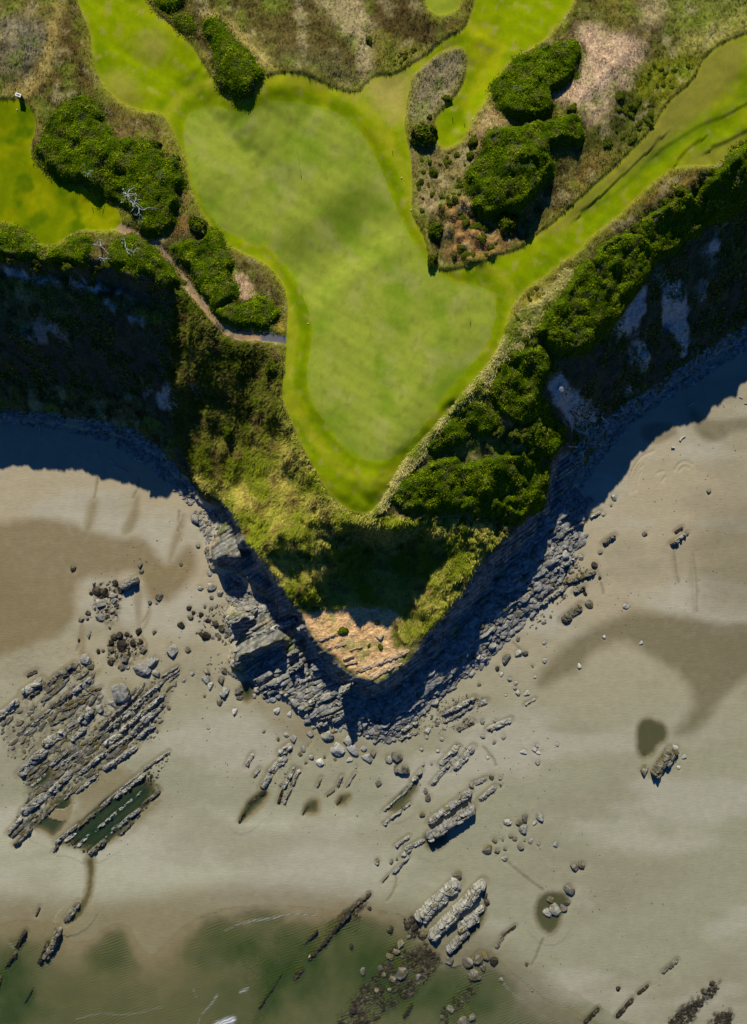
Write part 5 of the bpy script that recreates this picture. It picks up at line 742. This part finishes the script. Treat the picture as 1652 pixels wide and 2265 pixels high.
scatter_shrubs("4: 1090,560 1300,560 1600,720 1600,900 1300,1100 1150,900 1080,700", 24, .3, .8, 'shrubs on the upper left grassy slope', 'small shrub among tall grass on the upper left slope', 6)
scatter_shrubs("0: 1150,640 1240,620 1230,690 1180,720 1100,860 1000,930 960,960 1050,860 1130,750", 16, .25, .6, 'shrubs in the pale grass strip right of the green', 'small shrub in the pale grass strip right of the green', 8)
scatter_shrubs("2: 1250,1240 1430,1240 1480,1380 1600,1420 1620,1560 1450,1590 1290,1590 1340,1480", 26, .3, .8, 'bushy mounds in the orange hollow', 'bushy mound in the orange bare hollow', 9)
# grasses: blades in tufts
def tufts(name, x, y, ln, cols, nb, wd, lean, label, seed):
    r = np.random.default_rng(seed); n = len(x); z = hz(x, y); x = np.repeat(x, nb); y = np.repeat(y, nb); z = np.repeat(z, nb); L = np.repeat(ln, nb) * r.uniform(.6, 1.2, n * nb); c = np.repeat(cols, nb, 0) * r.uniform(.7, 1.3, n * nb)[:, None]; x = x + r.normal(0, .10, n * nb); y = y + r.normal(0, .10, n * nb); m = n * nb
    wob = fbm(x * .25, y * .25, 2, seed) * 1.3; la = lean + wob + r.normal(0, .45, m); k = r.uniform(.6, 1.25, m) * L; tip = np.stack([x + np.cos(la) * k, y + np.sin(la) * k, z + L * r.uniform(.25, .7, m)], 1); px = -np.sin(la) * wd * r.uniform(.6, 1.3, m); py = np.cos(la) * wd * r.uniform(.6, 1.3, m)
    V = np.stack([np.stack([x - px, y - py, z - .05], 1), np.stack([x + px, y + py, z - .05], 1), tip], 1).reshape(-1, 3); F = np.arange(3 * m).reshape(m, 3); o = link(name, mk_mesh(name, V, F, np.repeat(c, 3, 0)), None, GM); return tag(o, label, 'grass', None, 'stuff')
def pick(mask_w, n, seed, win=(-85, 85, -60, 120)):
    r = np.random.default_rng(seed); x = r.uniform(win[0], win[1], n); y = r.uniform(win[2], win[3], n); k = samp(mask_w, x, y) > r.uniform(0, 1, n); return x[k], y[k]
flatw = sstep(1.6, .9, SLOPE)
gw = sstep(.6, -.4, top_olive + .8 * n_b) * sstep(.1, .5, sd_mown) * sstep(0, .4, d_path) * (1 - in_rock * (1 - upperflat)) * (.35 + .65 * flatw)
terr = sstep(.4, -.4, sdf(W("8: 350,830 520,830 700,770 960,800 1000,850 930,900 920,1050 1040,1060 930,1180 840,1240 700,1200 640,1120 540,1050 480,980"), 2) + .5 * n_b); gw = gw * (1 - terr * .985)
x, y = pick(gw, 230000, 21, (-48, 40, -42, 48)); tn = fbm(x * .15, y * .15, 3, 130); t2 = sstep(-.15, .25, tn + rng.normal(0, .15, len(x)))[:, None]; cc = C(244, 228, 112) * t2 + C(172, 182, 46) * (1 - t2); br = sstep(.15, .4, fbm(x * .3, y * .3, 2, 131))[:, None]; cc = cc * (1 - br * .6) + C(160, 128, 72) * br * .6
nw = sstep(6, 18, y + .25 * (-20 - x) + 5 * fbm(x * .1, y * .1, 2, 133))[:, None]; cc = cc * (1 - nw * .72) + (C(92, 104, 26) * (1 - br) + C(112, 96, 58) * br) * nw * .72; kp = rng.uniform(0, 1, len(x)) > .45 * nw[:, 0]; x, y, cc = x[kp], y[kp], cc[kp]
tufts('tall_grass', x, y, rng.uniform(.45, .95, len(x)), cc, 5, .06, math.radians(222), 'tall windblown grass covering the slopes of the headland', 22)
strip = sdf(W("0: 1250,596 1275,600 1262,640 1215,695 1180,720 1165,760 1130,800 1090,850 1052,890 1010,930 960,985 925,1020 890,1060 850,1130 800,1150 860,1060 905,1000 946,961 982,917 1022,871 1061,827 1094,788 1115,745 1123,720 1160,680 1210,655"), 3)
sw = sstep(.5, -.4, strip + .5 * n_b) * sstep(.05, .3, sd_mown); x, y = pick(sw, 120000, 31, (-5, 45, -2, 50)); t2 = sstep(-.3, .2, fbm(x * .3, y * .3, 3, 132))[:, None]; cc = C(244, 232, 140) * t2 + C(172, 184, 60) * (1 - t2)
tufts('tall_grass', x, y, rng.uniform(.35, .8, len(x)), cc, 5, .06, math.radians(215), 'pale tufted grass strip along the right edge of the green', 32)
hw = sstep(.15, .5, sd_mown) * sstep(0, .4, d_path) * wl_ * sstep(.8, .4, SLOPE) * sstep(0, 1, top_olive) * sstep(-.35, .1, n_b); x, y = pick(hw, 120000, 41, (-72, 72, 20, 96)); bc = np.stack([samp(BASE[:, :, k], x, y) for k in range(3)], 1); bc = bc * rng.uniform(.75, 1.45, len(x))[:, None]
tufts('heath_grass', x, y, rng.uniform(.14, .45, len(x)), bc, 4, .05, math.radians(240), 'short dry grass and heather tufts on the rough ground', 42)
# scrub and creepers clinging to the cliffs
cwm = cm * sstep(-.1, .15, n_a + .4 * n_b) * (1 - in_rock); x, y = pick(cwm, 260000, 51, (-95, 95, -10, 75)); z = hz(x, y); gx4, gy4 = samp(gx_, x, y), samp(gy_, x, y); l_ = np.sqrt(1 + gx4 ** 2 + gy4 ** 2); n = len(x); cc = GREENS[rng.integers(0, 5, n)] * rng.uniform(.45, .95, n)[:, None]
V, F, c_ = leaves(x - gx4 / l_ * .15, y - gy4 / l_ * .15, z + .1, -gx4 / l_, -gy4 / l_, 1 / l_, rng.uniform(.12, .3, n), cc, rng); tag(link('cliff_scrub', mk_mesh('cliff_scrub', V, F, c_), None, LM), 'low scrub and creepers clinging to the shaded cliff faces', 'scrub', None, 'stuff')
sm_ = gw * sstep(.0, .25, fbm(X * .22, Y * .22, 4, 140) + .25 * sstep(5, 25, Y) - .12); x, y = pick(sm_, 300000, 53, (-48, 40, -30, 48)); n = len(x); z = hz(x, y); hgt = .35 + .5 * np.maximum(0, fbm(x * .6, y * .6, 3, 141)); cc = GREENS[rng.choice([0, 1, 3, 3, 4], n)] * rng.uniform(.5, 1.1, n)[:, None]; u = rng.uniform(0, 1, n)
V, F, c_ = leaves(x, y, z + hgt * u, samp(-gx_, x, y) * .6, samp(-gy_, x, y) * .6, np.ones(n), rng.uniform(.08, .2, n), cc, rng); tag(link('slope_scrub', mk_mesh('slope_scrub', V, F, c_), None, LM), 'low green scrub patches among the tall grass of the slopes', 'scrub', None, 'stuff')
# cliff lip scrub in front of the thickets, individual bushes
for sp, n, a, b, g, l, sd in (("0: 0,560 90,568 150,575 240,585 240,600 150,592 60,582 0,575", 12, .7, 1.4, 'bushes hanging over the left cliff edge', 'green bush hanging over the left cliff edge', 11), ("0: 330,590 400,610 430,660 450,700 420,700 390,650 340,615", 14, .6, 1.2, 'bushes left of the footpath', 'green bush on the slope left of the footpath', 12),
                              ("0: 1195,720 1225,700 1270,640 1290,600 1330,560 1400,500 1420,500 1330,590 1280,660 1230,720", 20, .6, 1.2, 'bushes along the right cliff top', 'green bush filling gaps along the right cliff top', 13), ("0: 1100,940 1160,930 1200,930 1200,1000 1110,1005 1060,990", 14, .7, 1.4, 'bushes round the dark hollow', 'green bush beside the dark hollow', 14),
                              ("0: 1160,745 1200,740 1240,780 1220,830 1200,800 1160,770", 9, .6, 1.2, 'bushes between the right thickets', 'green bush between the two right thickets', 15), ("0: 1440,470 1500,440 1560,400 1640,350 1640,335 1560,385 1480,430", 14, .5, 1.0, 'bushes under the far right fairway', 'small bush under the far right fairway', 16), ("0: 850,1135 900,1140 1000,1130 1100,1150 1140,1165 1050,1175 900,1160", 14, .5, 1., 'bushes above the dark pit', 'green bush above the dark pit', 17)):
    scatter_shrubs(sp, n, a, b, g, l, sd)
# ------------------------------------------------------------------ dead trees
DM = NT('dead_wood'); DM.b.inputs['Base Color'].default_value = (*C(205, 205, 198), 1); DM.b.inputs['Roughness'].default_value = .8; DM = DM.m
WMt = NT('drift_wood'); n = WMt.noise(3, 4, .6, WMt.pos()); r = WMt.ramp(n.outputs[0], [(.3, tuple(C(150, 144, 130))), (.7, tuple(C(214, 208, 194)))]); WMt.l(r.outputs[0], WMt.b.inputs['Base Color']); WMt.b.inputs['Roughness'].default_value = .8; WMt = WMt.m
def tube(V, F, path, rad, ns=6):
    path = np.asarray(path, float); base = len(V); m = len(path)
    for k in range(m):
        d = path[min(k + 1, m - 1)] - path[max(k - 1, 0)]; d = d / (np.linalg.norm(d) + 1e-9); u = np.cross(d, [.3, .2, .93]); u /= np.linalg.norm(u) + 1e-9; w = np.cross(d, u)
        for j in range(ns): a = 2 * math.pi * j / ns; V.append(path[k] + rad[k] * (u * math.cos(a) + w * math.sin(a)))
    for k in range(m - 1):
        for j in range(ns): F.append([base + k * ns + j, base + k * ns + (j + 1) % ns, base + (k + 1) * ns + (j + 1) % ns, base + (k + 1) * ns + j])
    for e, kk in ((0, 0), (m - 1, 1)):
        c = len(V); V.append(path[e] + (path[e] - path[e - 1 if e else 1]) * .05)
        for j in range(ns): F.append([c, base + e * ns + j, base + e * ns + (j + 1) % ns, c])
def dead_tree(base, limbs, label, thick=.13, lift=2.4, seed=1):
    """limbs: layout polylines from the centre outwards"""
    r = np.random.default_rng(seed); hb = hit(base)[0]; root = bpy.data.objects.new('dead_tree', None); COL.objects.link(root); root.location = hb; tag(root, label, 'dead tree'); V, F = [], []; tube(V, F, [[0, 0, -.2], [.03, .05, lift * .5], [0, .1, lift]], [thick * 1.5, thick * 1.2, thick], 8)
    link('trunk', mk_mesh('trunk', V, [f for f in F]), root, DM)
    for pl in limbs:
        pts_ = P(pl); m = len(pts_); p3 = []
        for k, q in enumerate(pts_): w = unp(q, hb[2] + lift); p3.append([w[0] - hb[0], w[1] - hb[1], lift + .25 * math.sin(k * 1.7 + len(pl)) - .15 * k])
        p3 = smooth(np.array(p3), 2, False); V, F = [], []; rad = np.linspace(thick * .62, .02, len(p3)); tube(V, F, p3, rad)
        for _ in range(4):
            i_ = int(r.integers(len(p3) // 3, len(p3))); d = r.normal(0, .28, 3) + (p3[-1] - p3[0]) * .12; tube(V, F, [p3[i_], p3[i_] + d * .6, p3[i_] + d + [0, 0, .15]], [.03, .022, .012], 5)
        link('limb', mk_mesh('limb', V, F), root, DM)
TD = "0: "
def src(s): return "0: " + ' '.join('%.1f,%.1f' % ((380 + float(a.split(',')[0]) * .09685) * .6608, (600 + float(a.split(',')[1]) * .09685) * .6608) for a in s.split())
dead_tree(P(src("520,600"))[0], [src(q) for q in ("520,600 430,500 370,430 290,390", "520,600 480,500 510,400 560,280 640,220 700,160", "520,600 420,550 380,650 290,730 190,755", "520,600 500,520 590,480 680,440 740,430", "520,600 560,570 640,520 720,460", "440,520 370,480 300,430", "520,600 570,700 600,780")], 'bare white dead tree, upper of the pair in the thicket', .11, 2.6, 1)
dead_tree(P(src("680,850"))[0], [src(q) for q in ("680,850 740,860 820,900 880,990 940,1010 1020,940 1150,910 1260,910 1360,870", "680,850 700,940 650,1010 540,1070", "680,850 590,770 560,740", "680,850 780,830 900,880 940,950", "700,860 760,720 920,660", "760,720 800,650 740,610", "680,850 640,900 720,930 760,980", "880,990 880,1140 930,1240 990,1310", "900,1140 800,1250", "930,1240 900,1300")], 'bare white dead tree, lower of the pair, with long right limb', .11, 2.6, 2)
dead_tree(P("4: 770,50")[0], ["4: 770,50 765,20 762,0", "4: 770,50 780,80 790,90", "4: 770,50 790,70 810,60"], 'small white dead shrub on the cliff scrub, middle one', .09, 1.6, 3)
dead_tree(P("4: 620,45")[0], ["4: 620,45 600,30 580,35", "4: 620,45 640,60 650,75", "4: 620,45 610,20 620,0"], 'small white dead shrub on the cliff scrub, upper left one', .08, 1.5, 4)
dead_tree(P("4: 830,65")[0], ["4: 830,65 845,50", "4: 830,65 815,80 810,70", "4: 830,65 840,85"], 'small white dead shrub on the cliff scrub, right one', .07, 1.4, 5)
dead_tree(P("4: 635,125")[0], ["4: 635,125 610,110 600,115", "4: 635,125 655,120 675,115", "4: 635,125 640,140"], 'small white dead shrub on the cliff scrub, lowest one', .07, 1.4, 6)
dead_tree(P("1: 550,1055")[0], ["1: 550,1055 565,1045", "1: 550,1055 535,1062 525,1055", "1: 550,1055 555,1070"], 'small white dead twigs inside the largest thicket', .06, 2.2, 7)
# ------------------------------------------------------------------ driftwood
DW = [("4: 247,1150 247,1180 243,1215", .16, 'forked pale log in the left cliff shadow', "4: 247,1180 253,1200 250,1215"), ("4: 590,1312 606,1326", .2, 'short pale log in the left cliff shadow', None), ("4: 850,1360 868,1366 886,1370", .22, 'thick bluish log against the left shaded stones', None), ("4: 700,1396 750,1418 795,1441", .16, 'long straight log in the left cliff shadow', None), ("4: 684,1363 700,1368 715,1380", .12, 'thin log above the long straight one', None), ("4: 792,1362 815,1352", .1, 'small stick right of the long straight log', None),
      ("4: 200,1322 235,1309", .1, 'thin stick in the middle of the left shadow', None), ("4: 116,1105 118,1130", .12, 'small upright looking log at the left edge of shadow', None), ("4: 400,1306 425,1298", .08, 'faint thin stick in the left shadow', None), ("6: 752,1092 790,1122 828,1156", .2, 'long branched driftwood tree in the right cliff shadow', "6: 770,1065 755,1092"), ("6: 825,1140 790,1165 765,1168 750,1160", .1, 'curved branch below the branched driftwood', "6: 765,1168 755,1175 765,1140"), ("6: 985,1073 1020,1055", .13, 'straight bluish log in the right shadow', None), ("6: 1036,1094 1055,1105 1075,1111", .1, 'thin log right of the straight bluish one', None),
      ("6: 1288,1028 1305,1018 1325,1009", .2, 'white log on the edge of the right cliff shadow', None), ("6: 1238,1240 1250,1222 1272,1211", .2, 'crooked white log on the right sand', None), ("6: 1185,1282 1206,1284", .24, 'short stubby white log on the right sand', None), ("6: 552,1274 600,1278 640,1286", .16, 'white trunk stranded in the shadow under the bushes', "6: 600,1278 585,1272"), ("6: 741,1355 740,1382", .1, 'thin stick at the edge of shadow near the strata', None), ("6: 1604,971 1624,981", .12, 'dark small log near the right photo edge', None), ("6: 1508,1016 1510,1031", .14, 'short white log among pebbles at right', None), ("6: 1635,1010 1655,1014", .12, 'dark log cut by the right photo edge', None), ("9: 296,560 315,570 335,600", .14, 'curved bluish log in the right talus shadow', None), ("9: 352,602 368,615 380,640", .14, 'curved bare log on the right talus', None), ("6: 1335,768 1350,700 1350,680", .1, 'pale branch on the shaded right cliff', None)]
for sp, rd, lab, br in DW:
    h = hit(P(sp)); h = h.copy(); h[:, 2] = hz(h[:, 0], h[:, 1]) + rd * .8; o0 = h.mean(0); V, F = [], []; pp = smooth(h - o0, 1, False); tube(V, F, pp, np.linspace(rd, rd * .6, len(pp)), 7)
    if br: b_ = hit(P(br)); b_ = b_.copy(); b_[:, 2] = hz(b_[:, 0], b_[:, 1]) + rd * .6; tube(V, F, b_ - o0, np.linspace(rd * .6, rd * .3, len(b_)), 6)
    o = link('driftwood_log', mk_mesh('driftwood_log', V, F), None, WMt); o.location = o0; tag(o, lab, 'driftwood')
# ------------------------------------------------------------------ golf things
def flat(name, col, rough=.5):
    t = NT(name); t.b.inputs['Base Color'].default_value = (*C(*col), 1); t.b.inputs['Roughness'].default_value = rough; return t.m
FY, FW_, FK, FB = flat('yellow_cloth', (235, 235, 30)), flat('white_paint', (235, 235, 225)), flat('dark_hole', (30, 30, 26)), flat('dark_board', (58, 46, 36))
for D, lab in (((659.5, 347), 'yellow flag on its pole on the upper part of the green'), ((1034.5, 673), 'yellow flag on its pole on the lower right green')):
    h = hit(D)[0]; g = float(hz(h[0], h[1])); root = bpy.data.objects.new('flagstick', None); COL.objects.link(root); root.location = (h[0], h[1], g); tag(root, lab, 'flag')
    V, F = [], []; tube(V, F, [[0, 0, -.05], [0, 0, 2.3]], [.016, .012], 8); link('pole', mk_mesh('pole', V, F), root, FY)
    n = 12; V = []; F = []
    for k in range(n + 1):
        u = k / n; V += [[.02 * math.sin(u * 7), -.02 - u * .55, 2.28 - .05 * u], [.05 * math.sin(u * 6 + 1), -.02 - u * .55, 1.86 + .17 * u]]
    for k in range(n): F.append([2 * k, 2 * k + 1, 2 * k + 3, 2 * k + 2])
    o = link('flag', mk_mesh('flag', V, F), root, FY); sm = o.modifiers.new('thick', 'SOLIDIFY'); sm.thickness = .01
    V, F = [], []; tube(V, F, [[0, 0, .0], [0, 0, .006]], [.06, .06], 16); link('cup', mk_mesh('cup', V, F), root, FK)
h = hit(P("1: 129,604"))[0]; g = float(hz(h[0], h[1])); root = bpy.data.objects.new('ball_washer_box', None); COL.objects.link(root); root.location = (h[0], h[1], g); root.rotation_euler = (0, 0, math.radians(-20)); tag(root, 'white lidded box standing above the left fairway corner', 'box')
def boxm(name, dims, loc, mat, bev=.02):
    bm = bmesh.new(); bmesh.ops.create_cube(bm, size=1); bmesh.ops.scale(bm, vec=dims, verts=bm.verts); bmesh.ops.translate(bm, vec=loc, verts=bm.verts); bmesh.ops.bevel(bm, geom=bm.edges[:], offset=bev, segments=2, affect='EDGES'); me = bpy.data.meshes.new(name); bm.to_mesh(me); bm.free(); return link(name, me, root, mat)
boxm('body', (.9, .5, .95), (0, 0, .42), FB); boxm('lid', (1.05, .62, .07), (0, 0, .935), FW_); boxm('panel', (.66, .24, .02), (0, 0, .982), flat('grey_panel', (120, 128, 112)), .006); boxm('knob', (.14, .14, .10), (.04, 0, 1.04), FK)
for sp, lab in (("5: 424,521", 'white marker by the left collar of the green'), ("1: 107,676", 'pale marker on the left fairway'), ("2: 998,1095", 'pale marker on the collar right of the upper green'), ("2: 1435,735", 'pale marker by the edge of the upper fairway strip'), ("6: 425,332", 'dark marker on the dry ledge right of the green'), ("2: 1057,1293", 'yellow marker on the right edge of the green')):
    h = hit(P(sp))[0]; v, f = ICO[2]; v = v * .11; v = v[:, :] * np.array([1, 1, .8]); o = link('turf_marker', mk_mesh('turf_marker', v, f, None, True), None, FK if 'dark' in lab else FW_); o.location = (h[0], h[1], float(hz(h[0], h[1])) + .08); tag(o, lab, 'marker')
for sp, lab in (("2: 1311,733", 'thin dark stake on the upper fairway strip, left one'), ("2: 1385,770", 'thin dark stake on the upper fairway strip, right one'), ("1: 572,1284", 'thin dark stake on the left fairway'), ("2: 943,936", 'thin dark stake right of the upper green')):
    h = hit(P(sp))[0]; V, F = [], []; tube(V, F, [[0, 0, -.1], [0, 0, .5]], [.05, .045], 8); o = link('stake', mk_mesh('stake', V, F), None, FB); o.location = (h[0], h[1], float(hz(h[0], h[1]))); tag(o, lab, 'stake')
